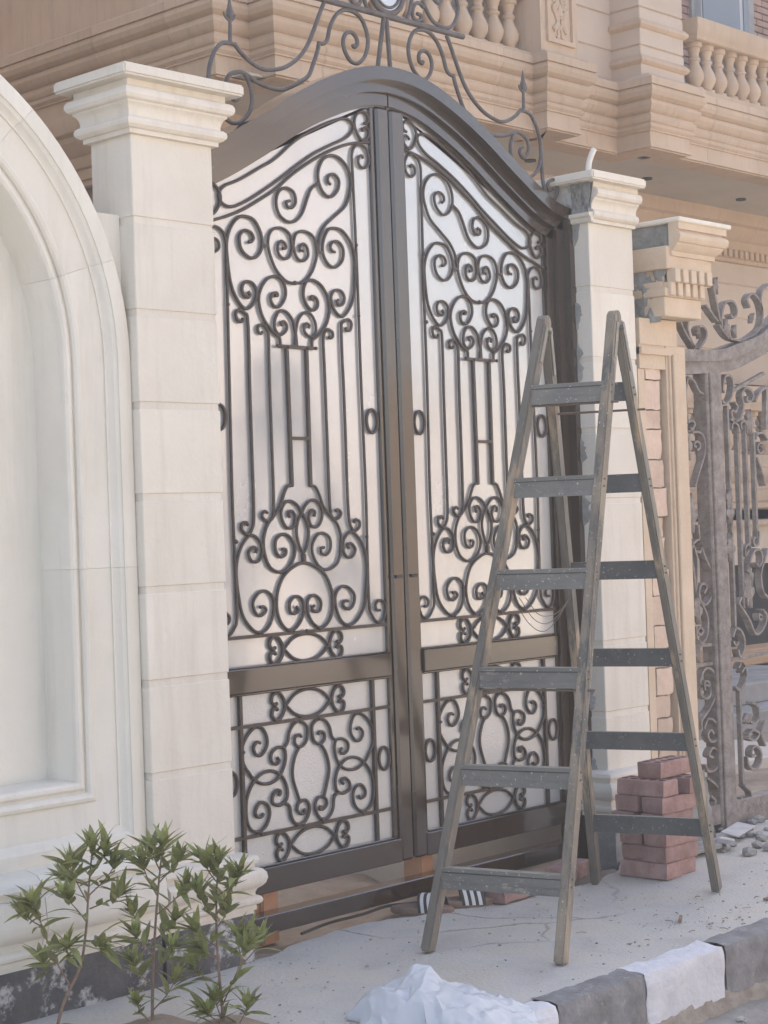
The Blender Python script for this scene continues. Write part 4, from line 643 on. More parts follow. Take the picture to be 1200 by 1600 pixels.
# ------------------------------------------------------------------ second (dusty) gate at the right edge
G2 = {"curves":[[[7.2237,2.1691],[7.2016,2.0989],[7.2039,1.9998],[7.2095,1.9503]],[[7.2237,2.1691],[7.2715,2.1559],[7.3129,2.1074],[7.3524,2.0935]],[[7.2095,1.9503],[7.2324,1.9631],[7.2586,1.9587],[7.2646,1.9414],[7.2429,1.9211],[7.2259,1.9307]],[[7.2464,1.9062],[7.291,1.9094],[7.3303,1.8949],[7.3518,1.8526],[7.3371,1.7923],[7.2969,1.7271],[7.2517,1.6475]],[[7.2729,1.8368],[7.2556,1.8441],[7.2701,1.8617],[7.301,1.857],[7.3038,1.8321],[7.2764,1.8219]],[[7.5409,2.1095],[7.528,2.1244],[7.5457,2.1811],[7.5838,2.1928],[7.6154,2.1734],[7.6192,2.1325],[7.59,2.0752],[7.5465,2.0535],[7.5148,2.0654]],[[7.5881,1.9778],[7.625,1.9673],[7.6735,1.9847],[7.7063,2.0475],[7.6955,2.0988],[7.7313,2.1336],[7.779,2.1274],[7.8011,2.0968],[7.7751,2.07],[7.7369,2.0742],[7.7477,2.0926]],[[7.6313,2.0609],[7.6515,2.0383],[7.6329,2.0147],[7.6023,2.0217]],[[7.5956,2.019],[7.5982,1.9883],[7.6297,1.9674]],[[7.8188,2.0712],[7.861,2.1169],[7.9321,2.1481]],[[7.594,1.9267],[7.6005,1.9525],[7.6291,1.9581],[7.6532,1.938],[7.654,1.9071]],[[7.6792,1.9281],[7.6794,1.9591],[7.7106,1.97],[7.7328,1.9445],[7.7303,1.9082]],[[7.8851,1.8265],[7.8447,1.8106],[7.8221,1.8365],[7.8434,1.8628],[7.8872,1.858]],[[7.814,1.7895],[7.8487,1.7269],[7.8825,1.6483]],[[7.8107,1.8833],[7.832,1.9097],[7.881,1.9104],[7.9183,1.8794]],[[7.2664,1.4643],[7.2751,1.3944],[7.3142,1.3083],[7.3555,1.2517],[7.3742,1.1907],[7.3556,1.1163],[7.2992,1.0793],[7.2525,1.1167],[7.2602,1.166],[7.2925,1.1819],[7.3182,1.1632],[7.2938,1.1345]],[[7.2172,1.1185],[7.2174,1.2176],[7.1975,1.3174],[7.2112,1.3665],[7.2572,1.3924],[7.2872,1.3741],[7.2757,1.3346],[7.2448,1.3381]],[[7.2282,1.356],[7.2461,1.2909],[7.2349,1.1871],[7.2172,1.1185]],[[7.2255,1.1107],[7.281,1.0753],[7.3173,1.0134],[7.3075,0.9341],[7.2604,0.8975],[7.2225,0.9299],[7.2169,0.9798]],[[7.2521,0.9751],[7.275,0.9562],[7.2498,0.939],[7.2289,0.9592],[7.2521,0.9751]],[[7.5348,0.9087],[7.5608,0.9477],[7.6026,0.9398],[7.6371,0.8914],[7.6235,0.8309],[7.5936,0.8075],[7.5773,0.8445]],[[7.5381,0.8881],[7.5551,0.864],[7.5797,0.8801]],[[7.6009,0.7763],[7.6456,0.7369],[7.6327,0.6867],[7.5826,0.645],[7.537,0.6644]],[[7.5758,0.7528],[7.6009,0.7763],[7.623,0.7541],[7.6025,0.7302]],[[7.6768,1.0534],[7.6866,1.1971],[7.7212,1.2835],[7.7725,1.3283],[7.8203,1.3163],[7.8268,1.2692],[7.7959,1.2443],[7.7727,1.2608]],[[7.8729,1.0843],[7.8262,1.118],[7.8124,1.202],[7.8464,1.2684],[7.89,1.3297]],[[7.6227,1.0974],[7.6018,1.0678],[7.6374,1.035],[7.6909,0.9805],[7.7437,0.9099],[7.8132,0.9313],[7.8517,0.9915],[7.815,1.0275]],[[7.8078,0.9941],[7.7794,1.0062],[7.7825,0.98],[7.8069,0.9811]],[[7.7258,1.3505],[7.6745,1.3006],[7.6773,1.3417],[7.707,1.3563],[7.7145,1.325]],[[7.8081,1.4209],[7.7989,1.3587],[7.7643,1.3493],[7.7516,1.3756],[7.772,1.3906]],[[7.2455,0.6703],[7.2355,0.7208],[7.2697,0.7676],[7.315,0.7739],[7.3582,0.7453],[7.373,0.6939]],[[7.3167,0.6639],[7.3104,0.7044],[7.2752,0.7149],[7.2689,0.6881]],[[7.3721,0.7087],[7.3567,0.6348],[7.3007,0.5767],[7.2358,0.5315],[7.2328,0.4861]],[[7.2707,0.6714],[7.2827,0.6962],[7.3199,0.6786],[7.31,0.6391],[7.2683,0.6344],[7.2342,0.6633],[7.2423,0.7084]],[[7.2536,0.4896],[7.2874,0.532],[7.3387,0.521],[7.3793,0.4706],[7.3534,0.4271],[7.3062,0.4236],[7.2825,0.4578],[7.3098,0.4779],[7.3345,0.458]],[[7.3217,0.3441],[7.2864,0.3597],[7.3196,0.3905],[7.3704,0.3674],[7.3833,0.3253],[7.3442,0.2895],[7.2813,0.2828],[7.2506,0.3181]],[[7.2638,0.2534],[7.3289,0.2165],[7.3778,0.1639],[7.3789,0.1001],[7.3283,0.0495]],[[7.2921,0.1637],[7.3257,0.1362],[7.3108,0.1008]],[[7.6713,0.5168],[7.6583,0.4884],[7.7012,0.4692],[7.7418,0.4919],[7.7399,0.5458],[7.6808,0.5752]],[[7.6371,0.4196],[7.688,0.4379],[7.742,0.4143],[7.6956,0.3866],[7.6361,0.4049]],[[7.7015,0.3116],[7.6681,0.3095],[7.6647,0.3396],[7.7045,0.3558],[7.7492,0.324],[7.7433,0.2709],[7.6856,0.2422],[7.6325,0.2723],[7.619,0.3152]],[[7.5878,0.1775],[7.6451,0.1347],[7.652,0.0746],[7.5999,0.0345],[7.5594,0.0813],[7.5564,0.1169],[7.588,0.101]],[[7.7964,0.4714],[7.7587,0.4125],[7.7936,0.3488]],[[7.1602,2.468],[7.2095,2.3886],[7.2874,2.3151]],[[7.2658,2.4799],[7.2384,2.4109],[7.262,2.3501],[7.2917,2.3101]],[[7.3241,2.3091],[7.3833,2.3565],[7.3974,2.3991],[7.3596,2.4231],[7.323,2.4054],[7.3332,2.3773]],[[7.4038,2.5253],[7.5035,2.4526]],[[7.5228,2.4538],[7.4876,2.5732],[7.4745,2.6197]],[[7.5355,2.428],[7.539,2.4813],[7.5672,2.5415],[7.6172,2.5619],[7.6652,2.5481],[7.6771,2.506],[7.6409,2.4796],[7.6175,2.4942]],[[7.5121,2.4373],[7.5763,2.3879],[7.6532,2.3706],[7.7626,2.3764],[7.8668,2.4254],[7.9144,2.4937],[7.9066,2.5588],[7.8687,2.5998],[7.8189,2.6116],[7.7783,2.5773],[7.7989,2.5408]],[[7.915,2.532],[7.9038,2.5914],[7.9329,2.6427],[7.9854,2.6713]]],"bars":[[[7.57025,2.044],[7.57025,1.6606]],[[7.6257,2.1173],[7.922,2.2162]],[[7.2066,0.889],[7.3765,0.8843]],[[7.2047,0.7926],[7.3796,0.7937]],[[7.5226,0.7977],[7.8536,0.8076]],[[7.5891,0.6438],[7.5891,0.182]],[[7.6541999999999994,1.9378],[7.6541999999999994,1.0437]],[[7.7271,1.9494],[7.7271,1.3502]],[[7.80175,1.9091],[7.80175,1.3843]],[[7.5709,1.6606],[7.5709,0.9518]],[[7.9367,2.143],[7.922,1.932]]],"post":[7.3554,7.4924],"archtop":[[7.06,2.2995],[7.181,2.2995],[7.4559,2.3102],[7.6321,2.3481],[7.773,2.3823],[7.8767,2.4205],[7.9714,2.4697],[8.0481,2.5101],[8.1574,2.5643]],"archbot":[[7.06,2.1811],[7.1779,2.1811],[7.4965,2.2039],[7.6238,2.2249],[7.7653,2.2685],[7.8685,2.3029],[7.9622,2.3374],[8.0381,2.3687],[8.1471,2.4188]],"orn":[[7.4979,2.5845,0.7,0],[7.6534,2.4456,0.55,3.1],[7.3367,2.3592,0.5,0.2],[7.8274,2.5155,0.5,2.7],[7.5723,2.4727,0.9,3.4],[7.2067,1.7718,1.3,0.1],[7.215,1.4247,1.6,0.05],[7.556,1.6403,0.9,3.0],[7.553,1.4567,1.1,0.0],[7.5454,1.2746,1.2,0],[7.7047,1.0415,1.5,0.1],[7.7213,1.1439,1.0,0.2],[7.2441,0.988,1.2,0.1],[7.7633,1.8983,1.1,0.05],[7.2277,0.8057,0.9,0],[7.6823,0.5157,0.8,1.9]]}
g2 = thing('dusty_gate', (7.6, 4.80, 0), 'dusty grey wrought iron gate with leaf scrolls at the right edge', 'gate')
YG2 = 4.80
def fb2(pts, nm='scroll', rel=0):
    P = [(p.x, YG2 + 0.012, p.y) for p in cr(pts, 4, relax=rel)]
    return MB().tube(P, 0, flat=(0.0055, 0.019), normal=(0, 1, 0)).build(nm, 'duct', g2, smooth=30)
for c in G2['curves']: fb2(c)
for a, b in G2['bars']: MB().tube([(a[0], YG2 + 0.012, a[1]), (b[0], YG2 + 0.012, b[1])], 0, flat=(0.008, 0.012), normal=(0, 1, 0)).build('bar', 'duct', g2, smooth=0)
px0, px1 = G2['post']
MB().cbox(px0, px1, 4.78, 4.86, -0.06, 2.22, 0.006).build('post', 'duct', g2, smooth=0)
MB().cbox(px0 + 0.02, px1 - 0.02, 4.768, 4.785, -0.05, 2.2, 0.004).build('post_strip', 'duct', g2, smooth=0)
top = G2['archtop']; bot = G2['archbot']
A = [(p.x, p.y) for p in cr(top, 5, relax=0)]; B = [(p.x, p.y) for p in cr(bot, 5, relax=0)]
MB().strip(A, B, 4.775, 4.865).build('arch_rail', 'duct', g2, smooth=25)
Bm = [((a[0] + b[0]) / 2, (a[1] + b[1]) / 2) for a, b in zip(A, B)]
MB().strip(A, Bm, 4.760, 4.80).build('arch_moulding', 'duct', g2, smooth=25)
MB().cbox(px1, 9.4, 4.785, 4.855, -0.03, 0.115, 0.005).build('bottom_rail', 'duct', g2, smooth=0)
MB().cbox(7.06, px0, 4.785, 4.855, 0.02, 0.115, 0.005).build('bottom_rail', 'duct', g2, smooth=0)
def ornament(x, z, sc, rot):
    q = MB(); n_ = 9
    for sgn in (-1, 1):
        pts = []
        for i in range(n_):
            t_ = i / (n_ - 1); wd = 0.030 * math.sin(math.pi * min(1, t_ * 1.02)) * (1 + 0.35 * math.sin(t_ * 18)); pts.append((sgn * wd, t_ * 0.12))
        ca, sa = math.cos(rot), math.sin(rot)
        vs = []; 
        for i, (a_, b_) in enumerate(pts):
            for aa, yy in ((0, -0.014), (a_, -0.004), (a_, 0.012), (0, 0.016)):
                vs.append((x + sc * (aa * ca - b_ * sa), YG2 + 0.0 + yy, z + sc * (aa * sa + b_ * ca)))
        fs = [(i * 4 + j, i * 4 + (j + 1) % 4, i * 4 + 4 + (j + 1) % 4, i * 4 + 4 + j) for i in range(n_ - 1) for j in range(4)]
        q.add(vs, fs)
    return q.build('leaf_ornament', 'duct', g2, smooth=50)
for o in G2['orn']: ornament(*o)
# ------------------------------------------------------------------ step ladder
ld = thing('step_ladder', (5.39, 4.14, 0), 'worn grey wooden step ladder standing open in front of the gate', 'ladder')
FL = (Vector((4.674, 4.277, 0)), Vector((5.335, 4.175, 2.262))); FR = (Vector((4.799, 3.782, 0)), Vector((5.448, 3.934, 2.265)))
BL = (Vector((5.975, 4.506, 0)), Vector((5.365, 4.190, 2.250))); BR = (Vector((6.117, 4.011, 0)), Vector((5.485, 3.945, 2.262)))
RD = Vector((0.13, -0.5, 0)).normalized()
def at(r, z): return r[0] + (r[1] - r[0]) * (z / r[1].z)
for r, mt, s in ((FL, 'wood', 1), (FR, 'woodlight', -1)):
    a, b = r; d = (b - a).normalized()
    MB().beam(a + d * 0.002, b, RD, 0.036, 0.058, 0.006).build('front_rail', mt, ld)
for r in (BL, BR):
    a, b = r; d = (b - a).normalized()
    MB().beam(a + d * 0.002, b - d * 0.02, RD, 0.033, 0.052, 0.006).build('back_rail', 'wood' , ld)
ZR = [0.265, 0.617, 0.958, 1.305, 1.640, 1.985]
for i, zr in enumerate(ZR):
    a, b = at(FL, zr), at(FR, zr); d = (b - a).normalized(); nrm = (FL[1] - FL[0]).normalized()
    tilt = Vector((0, 0, 1)); fw = d.cross(tilt).normalized()
    if fw.x > 0: fw = -fw
    off = fw * 0.006
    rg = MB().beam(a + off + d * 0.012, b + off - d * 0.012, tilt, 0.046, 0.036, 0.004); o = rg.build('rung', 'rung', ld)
    MB().beam(a + off + d * 0.014 - tilt * 0.0345 + fw * 0.008, b + off - d * 0.014 - tilt * 0.0345 + fw * 0.008, tilt, 0.013, 0.026, 0.005).build('rung_nosing', 'rung', o, base=wbase(ld))
    MB().beam(a + off + d * 0.014 + tilt * 0.0245, b + off - d * 0.014 + tilt * 0.0245, tilt, 0.005, 0.034, 0.001).build('worn_tread', 'rungtop', o, base=wbase(ld))
    MB().beam(a + off + d * 0.014 + tilt * 0.012 + fw * 0.0185, b + off - d * 0.014 + tilt * 0.012 + fw * 0.0185, tilt, 0.003, 0.004, 0.0).build('rung_groove_shade', 'cord', o, base=wbase(ld), smooth=0)  # raised black strip; the groove's shade is put in as colour
    a, b = at(BL, zr), at(BR, zr); d = (b - a).normalized(); fw = d.cross(tilt).normalized()
    if fw.x > 0: fw = -fw
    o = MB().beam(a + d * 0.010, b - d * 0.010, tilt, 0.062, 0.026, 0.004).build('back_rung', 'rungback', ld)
    MB().beam(a + d * 0.012 + tilt * 0.0325, b - d * 0.012 + tilt * 0.0325, tilt, 0.004, 0.024, 0.001).build('worn_tread', 'rungtop', o, base=wbase(ld))
for r, r2 in ((FL, BL), (FR, BR)):
    sgn = -1 if r is FL else 1
    sd = RD * (0.019 * 1)
    for q, z0, z1 in ((r, 2.10, 2.235), (r2, 2.06, 2.235)):
        for s2 in (-1, 1):
            off = RD * (0.0195 * s2)
            MB().beam(at(q, z0) + off, at(q, z1) + off, RD, 0.004, 0.022, 0.001).build('hinge_plate', 'steel', ld, smooth=0)
    c = (at(r, 2.215) + at(r2, 2.215)) / 2
    MB().tube([c - RD * 0.034, c + RD * 0.034], 0.007, 10).build('hinge_bolt', 'steel', ld)
    # rounded end blocks at the top
    e = at(r, 2.245); MB().tube([e - RD * 0.017 + Vector((0.006, 0, 0.005)), e + RD * 0.017 + Vector((0.006, 0, 0.005))], 0.030, 16).build('rail_end', 'woodlight', ld)
for zr, q in ((1.935, (FL, FR)), (0.905, (FL, FR)), (1.915, (BL, BR))):
    a, b = at(q[0], zr), at(q[1], zr); d = (b - a).normalized()
    MB().tube([a - d * 0.03, b + d * 0.045], 0.0045, 8).build('tie_rod', 'wire', ld)
for k in range(3):
    a = at(FL, 1.27) + Vector((0.03, -0.06 - 0.03 * k, -0.04)); b = at(BL, 1.26) + Vector((0, 0.0, -0.06))
    mid = (a + b) / 2 + Vector((0, 0, -0.14 + 0.035 * k))
    MB().tube(cr([a, (a + mid) / 2 + Vector((0, 0, -0.035)), mid, (mid + b) / 2 + Vector((0, 0, -0.02)), b], 6), 0.0015, 6).build('hanging_wire', 'wire', ld)

nl = MB()
for zr in ZR:
    for r, r2 in ((FL, 1), (FR, -1), (BL, 1), (BR, -1)):
        for dz in (0.012, -0.014):
            c = at(r, zr + dz) + Vector((0, -0.0195, 0)); nl.lathe([(0.0045, c.z - 0.003), (0.0045, c.z + 0.003)], c.x, c.y, 8)
o = nl.build('nail_heads', 'wire', ld); o['kind'] = 'stuff'
# ------------------------------------------------------------------ bricks
def brick_mesh(name, L=0.235, W=0.112, H=0.066, holes=True, seed=0):
    r = random.Random(seed); q = MB()
    # body with ribbed sides: plan outline with grooves
    pts = []
    def side(a, b, n):
        for i in range(n):
            t = i / n; p = a.lerp(b, t); nn = Vector((b.y - a.y, a.x - b.x)).normalized()
            g_ = 0.0022 if (i % 2 and n > 6) else 0.0
            pts.append(p - nn * g_)
    c = [Vector((-L / 2, -W / 2)), Vector((L / 2, -W / 2)), Vector((L / 2, W / 2)), Vector((-L / 2, W / 2))]
    side(c[0], c[1], 16); side(c[1], c[2], 8); side(c[2], c[3], 16); side(c[3], c[0], 8)
    k = len(pts); vs = []
    for z, ins in ((-H / 2, 0.003), (-H / 2 + 0.004, 0), (H / 2 - 0.004, 0), (H / 2, 0.003)):
        for p in pts: vs.append((p.x * (1 - ins * 2 / L) + 0.003 * fbm(p.x * 40 + seed, p.y * 40, z * 40), p.y * (1 - ins * 2 / W) + 0.003 * fbm(p.y * 40, p.x * 40 + seed, z * 40), z + 0.0015 * fbm(p.x * 30, p.y * 30, seed + z)))
    fs = []
    for i in range(3):
        for j in range(k): fs.append((i * k + j, i * k + (j + 1) % k, (i + 1) * k + (j + 1) % k, (i + 1) * k + j))
    fs.append(tuple(range(k - 1, -1, -1))); fs.append(tuple(3 * k + j for j in range(k)))
    q.add(vs, fs); me = q.mesh(name, 'redbrick', smooth=30); return me
def hole_mesh(L=0.235, W=0.112, H=0.066):
    q = MB()
    for i in range(5):
        for j in range(2):
            cx = -L / 2 + L * (i + 0.5) / 5; cy = -W / 2 + W * (j + 0.5) / 2
            q.lathe([(0.0155, H / 2 + 0.0006), (0.0155, H / 2 + 0.0012), (0.0148, H / 2 + 0.0016)], cx, cy, 10)
    return q.mesh('hole_shade_discs', 'brickhole', smooth=0)  # flat dark discs on the top face; shade inside the holes is painted
BM = [brick_mesh('brick', seed=s) for s in range(3)]; HM = hole_mesh()
def brick(loc, rz, label, tilt=(0, 0), hole=False, group='bricks of the small red stack'):
    o = bpy.data.objects.new('brick', BM[rnd.randrange(3)]); COL.objects.link(o); o.location = (loc[0] + rnd.uniform(-0.006, 0.006), loc[1] + rnd.uniform(-0.006, 0.006), loc[2]); o.rotation_euler = (tilt[0], tilt[1], rz + rnd.uniform(-0.05, 0.05)); o.scale = (rnd.uniform(0.95, 1.03), rnd.uniform(0.95, 1.04), 1.0)
    tag(o, label, 'brick', group)
    if hole:
        h = bpy.data.objects.new('hole_shade_discs', HM); COL.objects.link(h); h.parent = o; h['kind'] = 'stuff'
    return o
HB = 0.0685; X0, Y0 = 6.168, 4.285
lev = lambda k: 0.034 + HB * k
def alongy(k, dx, dy, jit, label): return brick((X0 + 0.058 + dx, Y0 + 0.122 + dy, lev(k)), math.pi / 2 + jit, label, hole=k > 4)
def alongx(k, dx, dy, jit, label): return brick((X0 + 0.122 + dx, Y0 + 0.058 + dy, lev(k)), jit, label, hole=k > 5)
alongy(0, 0.0, 0.0, 0.02, 'red brick at the bottom of the stack, long side towards the ladder')
alongy(0, 0.125, 0.015, -0.03, 'red brick at the bottom of the stack, rear one beside the tan pillar')
alongx(1, 0.0, 0.005, 0.01, 'red brick in the second layer of the stack, nearer the street')
alongx(1, 0.01, 0.128, 0.02, 'red brick in the second layer of the stack, nearer the gate')
alongx(2, -0.004, 0.0, -0.02, 'red brick in the third layer of the stack, nearer the street')
alongx(2, 0.0, 0.130, 0.03, 'red brick in the third layer of the stack, nearer the gate')
alongx(3, -0.022, 0.006, 0.03, 'pale chipped red brick in the middle layer of the stack, nearer the street')
alongx(3, -0.020, 0.142, 0.0, 'red brick in the middle layer of the stack, nearer the gate')
alongx(4, -0.006, -0.002, -0.03, 'red brick in the fifth layer of the stack, nearer the street')
alongx(4, -0.015, 0.136, 0.02, 'red brick in the fifth layer of the stack, nearer the gate')
alongy(5, 0.0, 0.0, -0.02, 'red brick in the sixth layer of the stack, long side towards the ladder')
alongy(5, 0.145, -0.03, 0.03, 'red brick in the sixth layer of the stack, beside the tan pillar')
alongx(6, 0.05, 0.045, 0.02, 'topmost red brick of the stack with perforated top')
brick((5.55, 4.61, 0.036), 0.10, 'pinkish ribbed brick lying on the broken pavement edge behind the ladder', hole=False, group='loose bricks by the gate')
brick((5.98, 4.66, 0.034), 0.3, 'red brick lying by the gate jamb behind the rear ladder leg', hole=False, group='loose bricks by the gate')
def block(loc, dims, rz, label, mt='clay', name='clay_block', cat='block'):
    bm = bmesh.new(); bmesh.ops.create_cube(bm, size=1)
    for p in bm.verts: p.co = Vector((p.co.x * dims[0], p.co.y * dims[1], p.co.z * dims[2]))
    bmesh.ops.bevel(bm, geom=bm.edges[:], offset=0.006, segments=2, affect='EDGES')
    bmesh.ops.subdivide_edges(bm, edges=[e for e in bm.edges if e.calc_length() > 0.04], cuts=2, use_grid_fill=True)
    for p in bm.verts: p.co += Vector((fbm(p.co.x * 20, p.co.y * 20, loc[0]), fbm(p.co.y * 20, p.co.z * 20, loc[1]), fbm(p.co.z * 20, p.co.x * 20, 3))) * 0.003
    o = MB().bm(bm).build(name, mt, None, base=(0, 0, 0)); o.location = loc; o.rotation_euler = (0, 0, rz); tag(o, label, cat); return o
block((4.54, 4.985, 0.075), (0.10, 0.08, 0.22), 0.2, 'upright orange clay block behind the gate sill by the left pillar')
block((4.44, 4.98, 0.09), (0.12, 0.06, 0.07), 0.0, 'orange clay block lying under the left gate leaf by the pillar')
block((5.40, 4.99, 0.10), (0.055, 0.09, 0.21), 0.1, 'upright reddish clay block just right of the gate mullion foot')
block((5.47, 5.02, 0.10), (0.06, 0.08, 0.20), -0.1, 'reddish clay block standing second right of the mullion foot')
tag(MB().cbox(5.62, 7.2, 5.16, 6.3, -0.08, 0.235, 0.01).build('step', 'pale', smooth=0), 'pale stone step seen below the right gate leaf', 'step')

# ------------------------------------------------------------------ slide sandals
def sandal(loc, rz, label):
    t = thing('slide_sandal', loc, label, 'sandal', 'pair of striped slide sandals'); t.rotation_euler = (0, 0, rz)
    out = [(0.05 * math.cos(a) * (1 + 0.12 * math.cos(a)) * 0.95, 0.13 * math.sin(a)) for a in [2 * math.pi * i / 28 for i in range(28)]]
    q = MB(); k = len(out)
    q.add([(x * s, y * s, z) for s, z in ((0.95, 0.0), (1.0, 0.006), (1.0, 0.024), (0.93, 0.030)) for x, y in out], [(i * k + j, i * k + (j + 1) % k, (i + 1) * k + (j + 1) % k, (i + 1) * k + j) for i in range(3) for j in range(k)] + [tuple(range(k - 1, -1, -1)), tuple(3 * k + j for j in range(k))])
    o = bpy.data.objects.new('sole', q.mesh('sole', 'sole')); COL.objects.link(o); o.parent = t
    def arcs(y0, y1, e, n=14):
        return MB().grid(n, 6, lambda u, v: ((0.052 + e) * math.cos(math.pi * (1 - u)) , y0 + (y1 - y0) * v - 0.012 * math.sin(math.pi * u), 0.012 + (0.062 + e) * math.sin(math.pi * u) ** 0.8))
    q = arcs(0.0, 0.095, 0.0); q2 = arcs(0.0, 0.095, 0.004); q.add(q2.v, q2.f)
    o = bpy.data.objects.new('strap', q.mesh('strap', 'rubber', smooth=60)); COL.objects.link(o); o.parent = t
    for i in range(3):
        o = bpy.data.objects.new('stripe', arcs(0.012 + 0.027 * i, 0.026 + 0.027 * i, 0.0058).mesh('stripe', 'whitestripe', smooth=60)); COL.objects.link(o); o.parent = t
sandal((5.345, 4.70, -0.005), 3.95, 'black slide sandal with three white stripes lying right behind the ladder leg')
sandal((5.18, 4.76, -0.012), 3.6, 'black striped slide sandal on the sand left of its pair')

# ------------------------------------------------------------------ cables and scraps on the sand
tag(MB().tube(cr([(4.62, 4.86, 0.0), (4.8, 4.90, 0.005), (4.95, 4.86, 0.01), (5.1, 4.88, 0.02), (5.22, 4.84, 0.01), (5.3, 4.86, 0.0)], 8), 0.006, 8).build('cable', 'cord'), 'thin black cable lying on the sand below the left gate leaf', 'cable')
stn = MB()
for i in range(760):
    x = rnd.uniform(3.6, 8.0); y = rnd.uniform(3.60, 4.68); r = rnd.choice((0.0012, 0.0018, 0.0025, 0.003, 0.005)) * rnd.uniform(0.7, 1.4)
    if 500 < i < 620: x = rnd.uniform(4.5, 6.2); y = rnd.uniform(2.9, 3.42)
    zb = -0.215 if 500 < i < 620 else 0.0
    if 500 < i < 620: r *= 2.6
    if i >= 620: x = rnd.gauss(5.9, 0.45); y = rnd.gauss(3.78, 0.12); r *= 0.9
    if i >= 800: x = rnd.gauss(5.5, 0.4); y = edge_y(x) - abs(rnd.gauss(0, 0.05)); r *= 1.2
    if zb == 0 and y < 3.6: y = 3.62
    bm = bmesh.new(); bmesh.ops.create_icosphere(bm, subdivisions=1, radius=r)
    for p in bm.verts: p.co = Vector((p.co.x * rnd.uniform(0.8, 1.7) + x, p.co.y * rnd.uniform(0.7, 1.3) + y, p.co.z * 0.6 + zb + r * 0.35))
    stn.bm(bm)
stuff(tag(stn.build('gravel', 'stone', smooth=0), 'scattered grit and small pebbles on the pavement and road edge', 'gravel'))
tw = MB()
for i in range(34):
    x = rnd.gauss(5.8, 0.5); y = min(4.5, max(3.6, rnd.gauss(3.8, 0.14))); a = rnd.uniform(0, 3.14); L = rnd.uniform(0.01, 0.04)
    tw.tube([(x, y, 0.004), (x + math.cos(a) * L / 2, y + math.sin(a) * L / 2, 0.004 + rnd.uniform(0, 0.002)), (x + math.cos(a + 0.3) * L, y + math.sin(a + 0.3) * L, 0.004)], rnd.uniform(0.0008, 0.0018), 5)
stuff(tag(tw.build('twig_litter', 'stem', smooth=0), 'fine twig and leaf litter on the pavement near the kerb', 'litter'))
def shard(name, loc, pts, th, rz, tilt, label, mt, cat):
    q = MB(); k = len(pts); q.add([(x, y, 0) for x, y in pts] + [(x, y, th) for x, y in pts], [tuple(range(k - 1, -1, -1)), tuple(range(k, 2 * k))] + [(i, (i + 1) % k, (i + 1) % k + k, i + k) for i in range(k)])
    o = q.build(name, mt, None, base=(0, 0, 0), smooth=0); o.location = loc; o.rotation_euler = (tilt[0], tilt[1], rz); tag(o, label, cat); return o
shard('paper_sheet', (7.05, 4.50, 0.03), [(0, 0), (0.34, 0.02), (0.36, 0.12), (0.05, 0.10)], 0.003, 0.25, (0.10, 0.02), 'white paper strip on the rubble below the dusty gate', 'shard', 'paper')
shard('tile_shard', (6.62, 4.46, 0.02), [(0, 0), (0.22, -0.03), (0.30, 0.03), (0.12, 0.09)], 0.018, 0.1, (0.06, 0.0), 'long grey tile shard lying right of the ladder foot', 'bare', 'tile shard')
shard('tile_shard', (6.86, 4.40, 0.03), [(0, 0), (0.12, 0.01), (0.15, 0.07), (0.03, 0.08)], 0.02, 0.5, (0.15, 0.1), 'pale broken tile piece below the white paper strip', 'shard', 'tile shard')
shard('paper_scrap', (6.95, 4.17, 0.006), [(0, 0), (0.20, 0.01), (0.17, 0.06), (0.02, 0.05)], 0.003, -0.1, (0, 0.03), 'white paper scrap near the right edge of the pavement', 'shard', 'paper')
shard('wood_sliver', (5.55, 3.80, 0.004), [(0, 0), (0.09, 0.005), (0.09, 0.016), (0.0, 0.012)], 0.008, 0.5, (0, 0), 'small dark wood sliver on the pavement right of the front ladder foot', 'stem', 'wood sliver')
shard('wood_sliver', (6.05, 3.74, 0.004), [(0, 0), (0.12, 0.005), (0.12, 0.014), (0.0, 0.018)], 0.008, 0.05, (0, 0), 'dark wood sliver on the pavement near the grey kerb stone at right', 'stem', 'wood sliver')
rb = MB()
for i in range(46):
    x = rnd.uniform(6.75, 8.3); y = rnd.uniform(4.30, 4.78); r = rnd.uniform(0.008, 0.035)
    bm = bmesh.new(); bmesh.ops.create_icosphere(bm, subdivisions=1, radius=r)
    for p in bm.verts: p.co = Vector((p.co.x * rnd.uniform(0.8, 1.6) + x, p.co.y * rnd.uniform(0.7, 1.3) + y, p.co.z * 0.7 + r * 0.4))
    rb.bm(bm)
stuff(tag(rb.build('rubble', 'bare', smooth=0), 'loose grey rubble heaped below the dusty gate', 'rubble'))

